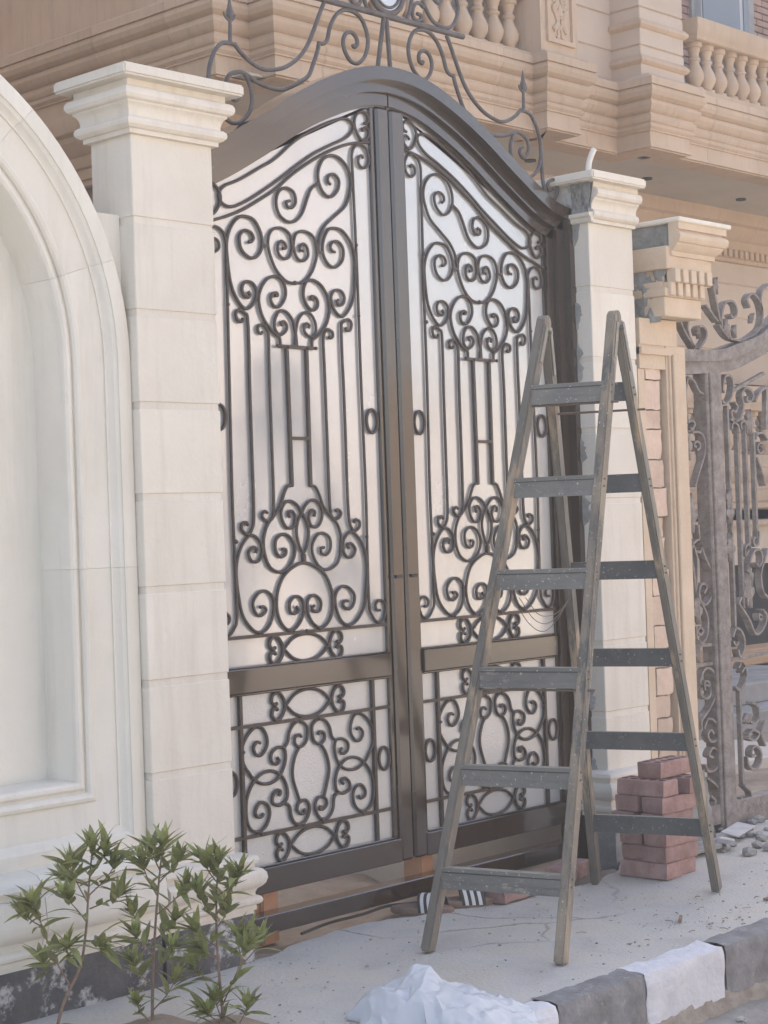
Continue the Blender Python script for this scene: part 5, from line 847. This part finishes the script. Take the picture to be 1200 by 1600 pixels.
# ------------------------------------------------------------------ plastic bag
def bag():
    ax = Vector((0.50, -0.866, 0)); ay = Vector((0.866, 0.50, 0)); cen = Vector((4.065, 3.64, 0.0)); r = random.Random(43); NX, NY = 14, 9
    bm = bmesh.new(); vv = {}
    for j in range(NY):
        for i in range(NX):
            a = 2 * i / (NX - 1) - 1; b = 2 * j / (NY - 1) - 1; edge = i in (0, NX - 1) or j in (0, NY - 1)
            x = a * math.sqrt(1 - b * b / 2) + r.uniform(-0.035, 0.035); y = b * math.sqrt(1 - a * a / 2) + r.uniform(-0.05, 0.05)
            rr = min(1.0, math.hypot(x, y)); env = (1 - rr ** 2.6) ** 0.55 if rr < 1 else 0.0
            h = 0.125 if x < -0.35 else 0.125 - 0.085 * min(1, (x + 0.35) / 1.1)
            h *= r.choice((0.72, 0.85, 0.95, 1.0, 1.06)); 
            if abs(x + 0.28) < 0.09 and abs(y) < 0.35: h += 0.038
            if abs(x - 0.02) < 0.09 and abs(y + 0.1) < 0.3: h += 0.022
            z = 0.004 if edge else 0.008 + h * env
            p = cen + ax * (x * 0.30 * (1 + (0.10 * r.uniform(-1, 1) if edge else 0))) + ay * (y * 0.18 * (1 + (0.14 * r.uniform(-1, 1) if edge else 0)))
            vv[i, j] = bm.verts.new((p.x, p.y, z))
    for j in range(NY - 1):
        for i in range(NX - 1):
            q = [vv[i, j], vv[i + 1, j], vv[i + 1, j + 1], vv[i, j + 1]]
            if r.random() < 0.5: bm.faces.new((q[0], q[1], q[2])); bm.faces.new((q[0], q[2], q[3]))
            else: bm.faces.new((q[0], q[1], q[3])); bm.faces.new((q[1], q[2], q[3]))
    bmesh.ops.subdivide_edges(bm, edges=bm.edges[:], cuts=5, use_grid_fill=True, smooth=0.9, fractal=0.0)
    for p in bm.verts:
        p.co.z = max(0.003, p.co.z + (0.006 * noise.noise(p.co * 45) + 0.008 * (0.5 - abs(noise.noise(p.co * 22)) * 2)) * min(1, p.co.z / 0.03))
    o = MB().bm(bm).build('plastic_bag', 'bag', None, base=(4.065, 3.64, 0), smooth=30)
    so = o.modifiers.new('film', 'SOLIDIFY'); so.thickness = 0.0008
    tag(o, 'crumpled white plastic bag lying on the pavement near the kerb', 'bag')
bag()
# ------------------------------------------------------------------ young shrubs
PL = [{"main":[[3.22745,4.491269999999999,-0.01],[3.242,4.4754,0.0948],[3.2905,4.4225,0.2085],[3.2992,4.4118,0.3241],[3.305,4.4042,0.4303],[3.3119,4.3959,0.517],[3.3168,4.3899,0.5709]],"br":[[[3.2995,4.4112,0.3435],[3.2623,4.4067,0.3893],[3.2186,4.4089,0.435]],[[3.3049,4.4045,0.4206],[3.3392,4.3621,0.4678],[3.3576,4.3366,0.5119]],[[3.3032,4.4066,0.4013],[3.2704,4.4134,0.464],[3.2443,4.4132,0.526]],[[3.3085,4.3999,0.4785],[3.3367,4.3713,0.5252],[3.3449,4.3642,0.5633]],[[3.3068,4.403,0.3818],[3.349,4.3626,0.4023],[3.3779,4.3364,0.4197]],[[3.263,4.4525,0.1518],[3.2179,4.4668,0.2361],[3.1862,4.4668,0.319],[3.1634,4.458,0.3721],[3.1354,4.4545,0.4251]],[[3.2248,4.4916,0.2505],[3.2222,4.4229,0.27],[3.2035,4.3711,0.294]],[[3.231,4.4855,0.2212],[3.226,4.5218,0.2035],[3.231,4.5472,0.2222]],[[3.2129,4.5032,0.3285],[3.1702,4.5073,0.3552],[3.1346,4.5039,0.3908]],[[3.2945,4.4173,0.2857],[3.3,4.3676,0.2912],[3.2944,4.3299,0.2782]],[[3.308,4.4008,0.4495],[3.2921,4.4679,0.4641],[3.2943,4.5161,0.4644]]]},{"main":[[3.47209,4.327179999999999,-0.01],[3.4735,4.3252,0.0877],[3.4782,4.3186,0.205],[3.4843,4.3106,0.3222],[3.493,4.2998,0.4392],[3.4998,4.2916,0.5172],[3.5059,4.2845,0.56]],"br":[[[3.4897,4.3039,0.4002],[3.4477,4.3041,0.4658],[3.4217,4.2875,0.5202]],[[3.493,4.2998,0.4392],[3.5211,4.264,0.4873],[3.5353,4.2431,0.5165]],[[3.486,4.3086,0.3417],[3.5165,4.2485,0.3922],[3.5253,4.2116,0.4338]],[[3.4826,4.3126,0.3027],[3.4475,4.3515,0.3238],[3.4354,4.3658,0.3536]],[[3.4792,4.3167,0.2637],[3.5155,4.2824,0.3004],[3.5316,4.2697,0.3284]],[[3.4785,4.318,0.2246],[3.4269,4.3074,0.2652],[3.3861,4.2854,0.301]],[[3.4775,4.3198,0.1659],[3.4765,4.2491,0.215],[3.4564,4.1984,0.2645]],[[3.4755,4.3225,0.1268],[3.4572,4.3722,0.1624],[3.4616,4.3981,0.1873]],[[3.4728,4.3264,0.0486],[3.488,4.2688,0.103],[3.4883,4.2271,0.1577]],[[3.4708,4.3291,0.0095],[3.427,4.3309,0.0579],[3.4006,4.3146,0.0953]],[[3.4964,4.2957,0.4782],[3.5057,4.3359,0.5118],[3.5227,4.3679,0.5356]]]},{"main":[[3.5989999999999998,4.14146,-0.01],[3.5972,4.1429,0.0505],[3.5912,4.1477,0.1676],[3.5879,4.1497,0.2845],[3.5899,4.146,0.4011],[3.5937,4.141,0.469],[3.5971,4.1369,0.5077]],"br":[[[3.5889,4.1478,0.3428],[3.5928,4.0994,0.406],[3.5912,4.057,0.4649]],[[3.5885,4.1484,0.3233],[3.5602,4.1723,0.3741],[3.5479,4.1793,0.42]],[[3.5899,4.1481,0.2455],[3.5489,4.164,0.2803],[3.5199,4.1672,0.3104]],[[3.5882,4.1491,0.3039],[3.6056,4.1322,0.332],[3.615,4.1238,0.3604]],[[3.5932,4.1419,0.4398],[3.5759,4.1644,0.4752],[3.5719,4.1729,0.5081]],[[3.5926,4.1432,0.401],[3.5929,4.0776,0.4374],[3.5811,4.0248,0.4835]],[[3.5975,4.1423,0.07],[3.596,4.0713,0.1776],[3.5844,4.0112,0.265]],[[3.6356,4.1005,0.1848],[3.6772,4.0868,0.2173],[3.7096,4.0829,0.2506]],[[3.6397,4.0959,0.1943],[3.6139,4.0818,0.2497],[3.6012,4.0541,0.2905]],[[3.5991,4.1413,0.0115],[3.553,4.146,0.0404],[3.5231,4.1335,0.0683]],[[3.5945,4.1447,0.1285],[3.5776,4.2128,0.1512],[3.5804,4.2599,0.1732]],[[3.6015,4.1391,-0.0081],[3.58,4.1463,0.0634],[3.5673,4.1448,0.0955]],[[3.5918,4.1465,0.2064],[3.5793,4.1903,0.2223],[3.5801,4.22,0.2416]],[[3.6005,4.141,-0.0664],[3.6332,4.0912,0.0315],[3.6381,4.0715,0.0722]]]}]
def leaf_mesh(name, L, W, mt, bend):
    q = MB(); n_ = 6; vs = []; fs = []
    for i in range(n_ + 1):
        t = i / n_; wd = W * (math.sin(math.pi * t ** 0.8) ** 0.9) * (1 - 0.25 * t) + 0.0006; y = L * t; z = -bend * L * t * t
        vs += [(-wd, y, z + 0.25 * wd), (0, y, z), (wd, y, z + 0.25 * wd)]
    for i in range(n_):
        for j in range(2): fs.append((i * 3 + j, i * 3 + j + 1, i * 3 + 4 + j, i * 3 + 3 + j))
    me = bpy.data.meshes.new(name); me.from_pydata(vs, [], fs); me.shade_smooth(); me.materials.append(M[mt]); return me
LM = [leaf_mesh('leaf', 0.108, 0.0138, 'leaf', 0.10), leaf_mesh('leaf', 0.092, 0.0150, 'leaf', 0.28), leaf_mesh('leaf', 0.085, 0.0120, 'leaf2', 0.05), leaf_mesh('leaf', 0.118, 0.0145, 'leaf', 0.55), leaf_mesh('leaf', 0.075, 0.0125, 'leaf', -0.15)]
lr = random.Random(21)
def put_leaf(parent, base, p, d, sc, young):
    d = d.normalized(); up = Vector((lr.uniform(-0.4, 0.4), lr.uniform(-0.4, 0.4), 1)); x = d.cross(up)
    if x.length < 1e-4: x = Vector((1, 0, 0))
    x.normalize(); z_ = x.cross(d)
    mt = Matrix((x, d, z_)).transposed().to_4x4(); mt = Matrix.Translation(Vector(p) - Vector(base)) @ mt @ Matrix.Scale(sc, 4)
    me = LM[2] if young and lr.random() < 0.5 else LM[lr.choice((0, 0, 1, 1, 3, 4))]
    o = bpy.data.objects.new('leaf', me); COL.objects.link(o); o.parent = parent; o.matrix_local = mt
labs = ['leafy green shrub sapling at far left, stem leaning over the black plinth', 'bushy upright green sapling in the middle of the three', 'green sapling rightmost of three, in front of the gate pillar foot']
for pl, lab in zip(PL, labs):
    b0 = pl['main'][0]; t = thing('sapling', b0, lab, 'sapling', 'young saplings in front of the wall')
    mp = cr(pl['main'], 5); MB().tube(mp, 0.0055, 7, 0.0022).build('stem', 'stem', t)
    def twig(P, first=False):
        pts = cr(P, 4)
        MB().tube(pts, 0.0026, 5, 0.0013).build('twig', 'stem', t)
    tips = []
    for br in pl['br']:
        twig(br); pts = cr(br, 5); tips.append((pts[-1], (pts[-1] - pts[-3]))); 
        L = len(pts)
        for i in range(2, L - 1, 1):
            for s in (1, -1):
                if lr.random() < 0.34:
                    dd = (pts[i] - pts[i - 1]).normalized(); a = lr.uniform(0, 6.28); side = Vector((math.cos(a), math.sin(a), lr.uniform(0.0, 0.5)))
                    put_leaf(t, b0, pts[i], dd * 0.5 + side * 0.9, lr.uniform(0.6, 0.95), False)
    tips.append((mp[-1], mp[-1] - mp[-4]))
    for k in range(int(len(mp) * 0.62), len(mp) - 2, 2):
        for s in range(2):
            a = lr.uniform(0, 6.28); put_leaf(t, b0, mp[k], Vector((math.cos(a), math.sin(a), lr.uniform(0.2, 0.9))), lr.uniform(0.65, 1.0), False)
    for p, d in tips:
        d = d.normalized(); d = (d + Vector((0, 0, 0.55))).normalized(); n_ = lr.randint(11, 16)
        for i in range(n_):
            a = 2.4 * i + lr.uniform(-0.4, 0.4); spread = 0.22 + 0.85 * (i / n_)
            h = d.orthogonal().normalized(); side = Matrix.Rotation(a, 3, d) @ h
            put_leaf(t, b0, Vector(p) - d * 0.018 * (i / n_), d * lr.uniform(0.7, 1.1) + side * spread * lr.uniform(0.75, 1.2) + Vector((0, 0, 0.28)), lr.uniform(0.5, 1.05) * (0.75 + 0.3 * i / n_), i < 4)
    for p, d in tips:
        d = (d.normalized() + Vector((0, 0, 0.5))).normalized(); h = d.orthogonal().normalized()
        for i in range(lr.randint(1, 4)):
            a = lr.uniform(0, 6.28); side = Matrix.Rotation(a, 3, d) @ h; back = lr.uniform(0.02, 0.055)
            put_leaf(t, b0, Vector(p) - d * back, d * 0.6 + side * lr.uniform(0.6, 1.3) + Vector((0, 0, lr.uniform(-0.2, 0.4))), lr.uniform(0.6, 1.05), False)
    q = MB().grid(8, 8, lambda u, v: (b0[0] + (u - 0.5) * 0.22, b0[1] + (v - 0.5) * 0.18, 0.004 + 0.02 * max(0, 1 - ((u - 0.5) ** 2 + (v - 0.5) ** 2) * 6) + 0.004 * fbm(u * 9, v * 9, b0[0])))
    stuff(tag(q.build('loose_soil', 'sand', smooth=60), 'patch of loose soil at the foot of a sapling', 'soil', 'soil at the saplings'))

# ------------------------------------------------------------------ villa behind the gate
vl = thing('villa', (12.0, 10.0, -0.1), 'tan limestone villa with stepped cornices and balustraded balconies behind the gate', 'house')
def q_(*a, nm='wall', mt='tan', **k): return MB().box(*a).build(nm, mt, vl, smooth=0)
PATH = [(8.26, 15.0), (8.26, 9.25), (8.59, 9.25), (8.59, 9.0), (11.45, 9.0), (11.45, 8.85), (11.90, 8.85), (11.90, 9.10), (12.745, 9.10), (12.745, 8.75), (13.36, 8.75), (13.36, 8.85), (21.0, 8.85)]
CZ = 4.67
CPROF = [(-0.25, 0.0), (-0.02, 0.0), (-0.02, 0.012), (0.004, 0.012), (0.004, 0.036), (-0.008, 0.036), (-0.008, 0.150), (0.006, 0.150), (0.006, 0.162), (0.014, 0.168), (0.026, 0.184), (0.026, 0.200), (0.012, 0.200), (0.012, 0.218), (0.022, 0.224), (0.036, 0.244), (0.040, 0.262), (0.040, 0.276), (0.020, 0.276), (0.020, 0.300),
         (0.034, 0.306), (0.056, 0.328), (0.072, 0.362), (0.072, 0.388), (0.050, 0.388), (0.050, 0.408), (0.066, 0.414), (0.092, 0.436), (0.108, 0.470), (0.108, 0.500), (0.086, 0.500), (0.086, 0.520), (0.104, 0.520), (0.104, 0.585), (0.085, 0.590), (0.06, 0.605), (0.0, 0.640), (-0.25, 0.66)]
for q in MB.mould_pieces(PATH, [(o, CZ + z) for o, z in CPROF], 0.8): q.build('balcony_cornice', 'tan', vl, smooth=24)
MB().box(8.62, 21, 9.16, 14, CZ + 0.035, CZ + 0.6).box(8.45, 8.8, 9.45, 15, CZ + 0.03, CZ + 0.62).build('balcony_slab', 'soffit', vl, smooth=0)
MB().box(8.42, 21, 9.13, 14, CZ + 0.012, CZ + 0.03).build('soffit', 'soffit', vl, smooth=0)
for x, y in ((12.35, 9.75), (13.9, 9.6), (15.6, 9.65), (10.6, 9.7)):
    MB().lathe([(0.05, CZ - 0.004), (0.05, CZ + 0.014)], x, y, 16).build('ceiling_spot', 'dark', vl, smooth=0)
# pedestal with relief panel
PZ = CZ + 0.62
MB().box(11.43, 11.92, 8.87, 9.45, PZ, 6.9).build('pedestal', 'tan', vl, smooth=0)
MB().box(11.50, 11.86, 8.845, 8.872, PZ + 0.10, PZ + 0.135).box(11.50, 11.86, 8.845, 8.872, PZ + 0.60, PZ + 0.635).box(11.50, 11.535, 8.846, 8.872, PZ + 0.135, PZ + 0.60).box(11.825, 11.86, 8.846, 8.872, PZ + 0.135, PZ + 0.60).build('relief_frame', 'tan', vl, smooth=0)
q = MB()
def rel(pts, r): q.tube([(11.68 + x, 8.868, PZ + 0.36 + z) for x, z in [(p.x, p.y) for p in cr(pts, 4)]], r, 6)
for s in (1, -1):
    rel([(0, 0.19), (s * 0.02, 0.17), (s * 0.03, 0.10), (s * 0.05, 0.03), (s * 0.075, 0.05), (s * 0.085, 0.02), (s * 0.06, 0.0), (s * 0.04, -0.04), (s * 0.02, -0.09), (s * 0.06, -0.13), (s * 0.09, -0.15)], 0.024)
    rel([(0, 0.03), (s * 0.03, 0.0), (0, -0.05)], 0.02)
    rel([(s * 0.02, 0.12), (s * 0.07, 0.13), (s * 0.09, 0.10), (s * 0.07, 0.08)], 0.014)
    rel([(0, -0.1), (s * 0.03, -0.16), (s * 0.02, -0.2), (s * 0.05, -0.21)], 0.016)
q.lathe([(0.001, PZ + 0.30), (0.03, PZ + 0.33), (0.035, PZ + 0.38), (0.001, PZ + 0.46)], 11.68, 8.87, 10).build('carved_relief', 'tan', vl)
# piers and recessed wall of the upper floor (block courses)
def courses(x0, x1, y0, y1, z0, z1, h, nm='stone_block', mt='tanlight', parent=None):
    MB().box(x0 + 0.01, x1 - 0.01, y0 + 0.012, y1, z0, z1).build('wall_core', 'tan', vl, smooth=0)
    z = z0
    while z < z1 - 0.02:
        zt = min(z + h, z1); MB().cbox(x0, x1, y0, y1 - 0.01, z, zt - 0.012, 0.006).build(nm, mt, vl, smooth=0); z += h
courses(11.92, 12.78, 9.14, 9.6, PZ - 0.02, 7.2, 0.315)
courses(12.76, 13.42, 8.83, 9.5, PZ - 0.04, 7.2, 0.33)
for zz in (PZ + 0.12, PZ + 0.43):
    MB().mould([(12.76, 9.14), (12.76, 8.83), (13.42, 8.83), (13.42, 9.1)], [(0, zz), (0.02, zz + 0.01), (0.035, zz + 0.03), (0.035, zz + 0.05), (0.015, zz + 0.075), (0, zz + 0.085)], closed=False).build('pier_moulding', 'tan', vl)
BP = [(0.075, 0.0), (0.075, 0.045), (0.045, 0.055), (0.055, 0.075), (0.080, 0.12), (0.084, 0.16), (0.070, 0.205), (0.048, 0.25), (0.040, 0.28), (0.055, 0.295), (0.055, 0.31), (0.040, 0.325), (0.042, 0.35), (0.055, 0.38), (0.058, 0.40), (0.075, 0.41), (0.075, 0.45)]
def baluster_mesh(sc):
    return MB().lathe([(r * sc, z * sc) for r, z in BP], 0, 0, 12).mesh('baluster', 'tan', smooth=40)
bmh = baluster_mesh(1.0)
def balustrade(x0, x1, n_, y, z, railh, me=bmh):
    for i in range(n_):
        o = bpy.data.objects.new('baluster', me); COL.objects.link(o); o.parent = vl; o.location = (x0 + (x1 - x0) * i / (n_ - 1) - 12.0, y - 10.0, z + 0.1)
    MB().mould([(x0 - 0.1, y + 0.1), (x0 - 0.1, y - 0.1), (x1 + 0.1, y - 0.1), (x1 + 0.1, y + 0.1)], [(0.0, z + 0.45), (0.015, z + 0.46), (0.02, z + 0.50), (0.04, z + 0.53), (0.045, z + 0.56), (0.045, z + railh), (0, z + railh + 0.01)], closed=True).build('handrail', 'tan', vl)
balustrade(13.72, 18.50, 26, 8.92, 5.315, 0.64)
MB().box(13.40, 21, 8.80, 9.06, CZ + 0.60, 5.315).build('balustrade_base', 'tan', vl, smooth=0)
balustrade(9.20, 11.33, 12, 9.12, 5.30, 0.64)
MB().box(8.75, 11.45, 8.96, 9.3, CZ + 0.58, 5.30).build('balustrade_base', 'tan', vl, smooth=0)
MB().box(8.30, 8.9, 9.3, 30, CZ + 0.60, 15.0).build('upper_wall', 'tan', vl, smooth=0)  # carried up and back out of view to keep the boundary wall in shade
# upper brick wall with window
MB().box(13.0, 21, 10.22, 10.6, 5.2, 8.2).build('upper_wall', 'cement', vl, smooth=0)
bq = MB().cbox(0, 0.235, 0, 0.05, 0, 0.062, 0.004).mesh('brick', 'housebrick', smooth=0)
def house_bricks(x0, x1, z0, z1, y):
    r = 0; z = z0
    while z < z1:
        x = x0 + (0 if r % 2 else -0.12)
        while x < x1:
            o = bpy.data.objects.new('brick', bq); COL.objects.link(o); o.parent = vl; o.location = (x - 12.0, y - 10.0, z + 0.1); x += 0.247
        z += 0.074; r += 1
house_bricks(15.10, 15.62, 6.0, 7.15, 10.19); house_bricks(16.80, 17.5, 6.2, 7.15, 10.19)
wn = MB().box(15.70, 16.62, 10.10, 10.24, 5.95, 7.6).build('window', 'winframe', vl, smooth=0)
MB().box(15.72, 16.42, 10.088, 10.104, 5.97, 7.58).build('pane', 'pane', wn, base=wbase(vl), smooth=0)
MB().box(16.50, 16.60, 10.088, 10.104, 5.97, 7.58).build('pane', 'pane', wn, base=wbase(vl), smooth=0)
MB().box(15.62, 16.82, 10.16, 10.25, 5.95, 7.6).build('window_reveal', 'bare', vl, smooth=0)
# lower storey under the balcony
courses(9.0, 21.0, 10.30, 10.8, 2.9, 4.20, 0.355)
MB().mould([(8.45, 12.0), (8.45, 10.30), (21.0, 10.30)], [(0.0, 4.18), (0.03, 4.19), (0.03, 4.225), (0.05, 4.235), (0.05, 4.31), (0.07, 4.32), (0.09, 4.36), (0.09, 4.40), (0.12, 4.42), (0.17, 4.50), (0.17, 4.54), (0.21, 4.56), (0.23, 4.62), (0.23, 4.69), (0.0, 4.69)], closed=False).build('lower_cornice', 'tan', vl)
for i in range(60):
    x = 14.9 + 0.105 * i
    MB().cbox(x, x + 0.062, 10.225, 10.30, 4.235, 4.315, 0.004).build('dentil', 'tan', vl, smooth=0)
MB().box(8.6, 9.0, 10.3, 14, 0, 4.7).build('lower_wall', 'tan', vl, smooth=0)
def lower_bal():
    balustrade(13.0, 19.0, 26, 9.95, 2.12, 0.70)
    MB().mould([(8.6, 9.90), (21.0, 9.90)], [(0.0, 1.40), (0.03, 1.40), (0.03, 1.45), (0.0, 1.46), (0.0, 1.56), (0.03, 1.58), (0.03, 1.63), (0.05, 1.65), (0.07, 1.72), (0.07, 1.76), (0.04, 1.78), (0.04, 1.83), (0.08, 1.86), (0.12, 1.94), (0.12, 1.98), (0.09, 2.0), (0.09, 2.12), (-0.25, 2.12)], closed=False).build('terrace_cornice', 'tan', vl)
    MB().box(8.6, 21.0, 9.90, 10.3, 1.40, 2.11).build('terrace_wall', 'tan', vl, smooth=0)
    MB().box(8.6, 15.6, 9.95, 10.2, -0.1, 1.40).build('basement_wall', 'tan', vl, smooth=0)
    MB().box(17.6, 21.0, 9.95, 10.2, -0.1, 1.40).build('basement_wall', 'tan', vl, smooth=0)
    MB().box(15.6, 17.6, 10.15, 10.25, -0.1, 1.40).build('basement_shade_panel', 'dark', vl, smooth=0)  # dark panel closing the opening; the interior's shade is in its colour
    MB().box(15.6, 17.6, 9.94, 10.1, 1.0, 1.40).build('lintel', 'tancap', vl, smooth=0)
lower_bal()
MB().box(8.9, 26, 10.75, 30, -0.1, 15.0).build('house_body', 'soffit', vl, smooth=0)  # raised and deepened out of view so its shadow covers gate and pavement
# things in the courtyard seen through the dusty gate
tag(MB().cbox(12.0, 14.4, 8.4, 8.7, 0.20, 0.34, 0.01).build('timber_plank', 'plank', smooth=0), 'long orange brown plank lying across blocks behind the dusty gate', 'plank')
tag(MB().cbox(9.2, 12.8, 6.8, 8.0, -0.06, 0.12, 0.01).cbox(9.2, 12.8, 7.1, 8.0, 0.12, 0.27, 0.01).build('concrete_steps', 'bare', smooth=0), 'grey concrete steps behind the dusty gate', 'steps')
tag(MB().cbox(8.35, 10.2, 5.9, 6.7, -0.1, 0.02, 0.01).build('stone_slab', 'pale', smooth=0), 'pale slab on the ground behind the dusty gate', 'slab')

# ------------------------------------------------------------------ buildings across the street (behind the camera, seen as reflections in the gate sheets), plus an unseen house added for shade
def street_building(base, x0, x1, y0, y1, h, mt, label, floors):
    t = thing('street_building', base, label, 'house')
    MB().box(x0, x1, y0, y1, -0.3, h).build('wall', mt, t, smooth=0)
    MB().box(x0 - 0.2, x1 + 0.2, y0, y1 + 0.2, h, h + 0.3).build('parapet', mt, t, smooth=0)
    for f in range(floors):
        x = x0 + 1.0
        while x < x1 - 1.4:
            wq = MB().box(x, x + 1.1, y1 - 0.02, y1 + 0.05, 1.0 + 3.1 * f, 2.4 + 3.1 * f).build('window', 'winframe', t, smooth=0)
            MB().box(x + 0.06, x + 1.04, y1 + 0.04, y1 + 0.06, 1.06 + 3.1 * f, 2.34 + 3.1 * f).build('pane', 'oppglass', wq, base=wbase(t), smooth=0); x += 3.4
street_building((-5, 14, 0), -16.0, 4.4, 9.0, 20, 11.0, 'opp2', 'unseen house block added left of the villa to darken its side wall', 0)  # added out of view to cut sky light on the villa's side
street_building((10, -10, 0), 3.0, 17.0, -14, -6.5, 6.6, 'opp', 'pinkish house across the street, mirrored in the left gate leaf', 2)
street_building((25, -10, 0), 18.5, 40.0, -14, -6.5, 3.3, 'opp2', 'low beige house across the street, mirrored in the right gate leaf', 1)

# ------------------------------------------------------------------ haze volume added to lift the dark tones
hz = MB().box(-60, 90, -40, 60, -1.25, 17.0)
me = bpy.data.meshes.new('haze'); me.from_pydata(hz.v, [], hz.f)
hm = bpy.data.materials.new('dark_lift_haze'); hm.use_nodes = True; hn = hm.node_tree.nodes; hn.remove(hn['Principled BSDF'])
pv = hn.new('ShaderNodeVolumePrincipled'); pv.inputs['Color'].default_value = (0.95, 0.93, 0.92, 1); pv.inputs['Density'].default_value = 0.0065
hm.node_tree.links.new(pv.outputs[0], hn['Material Output'].inputs['Volume'])
me.materials.append(hm); ho = bpy.data.objects.new('haze', me); COL.objects.link(ho); ho['kind'] = 'stuff'
ho['label'] = 'thin haze volume added over the whole street to lift the dark tones'; ho['category'] = 'haze'
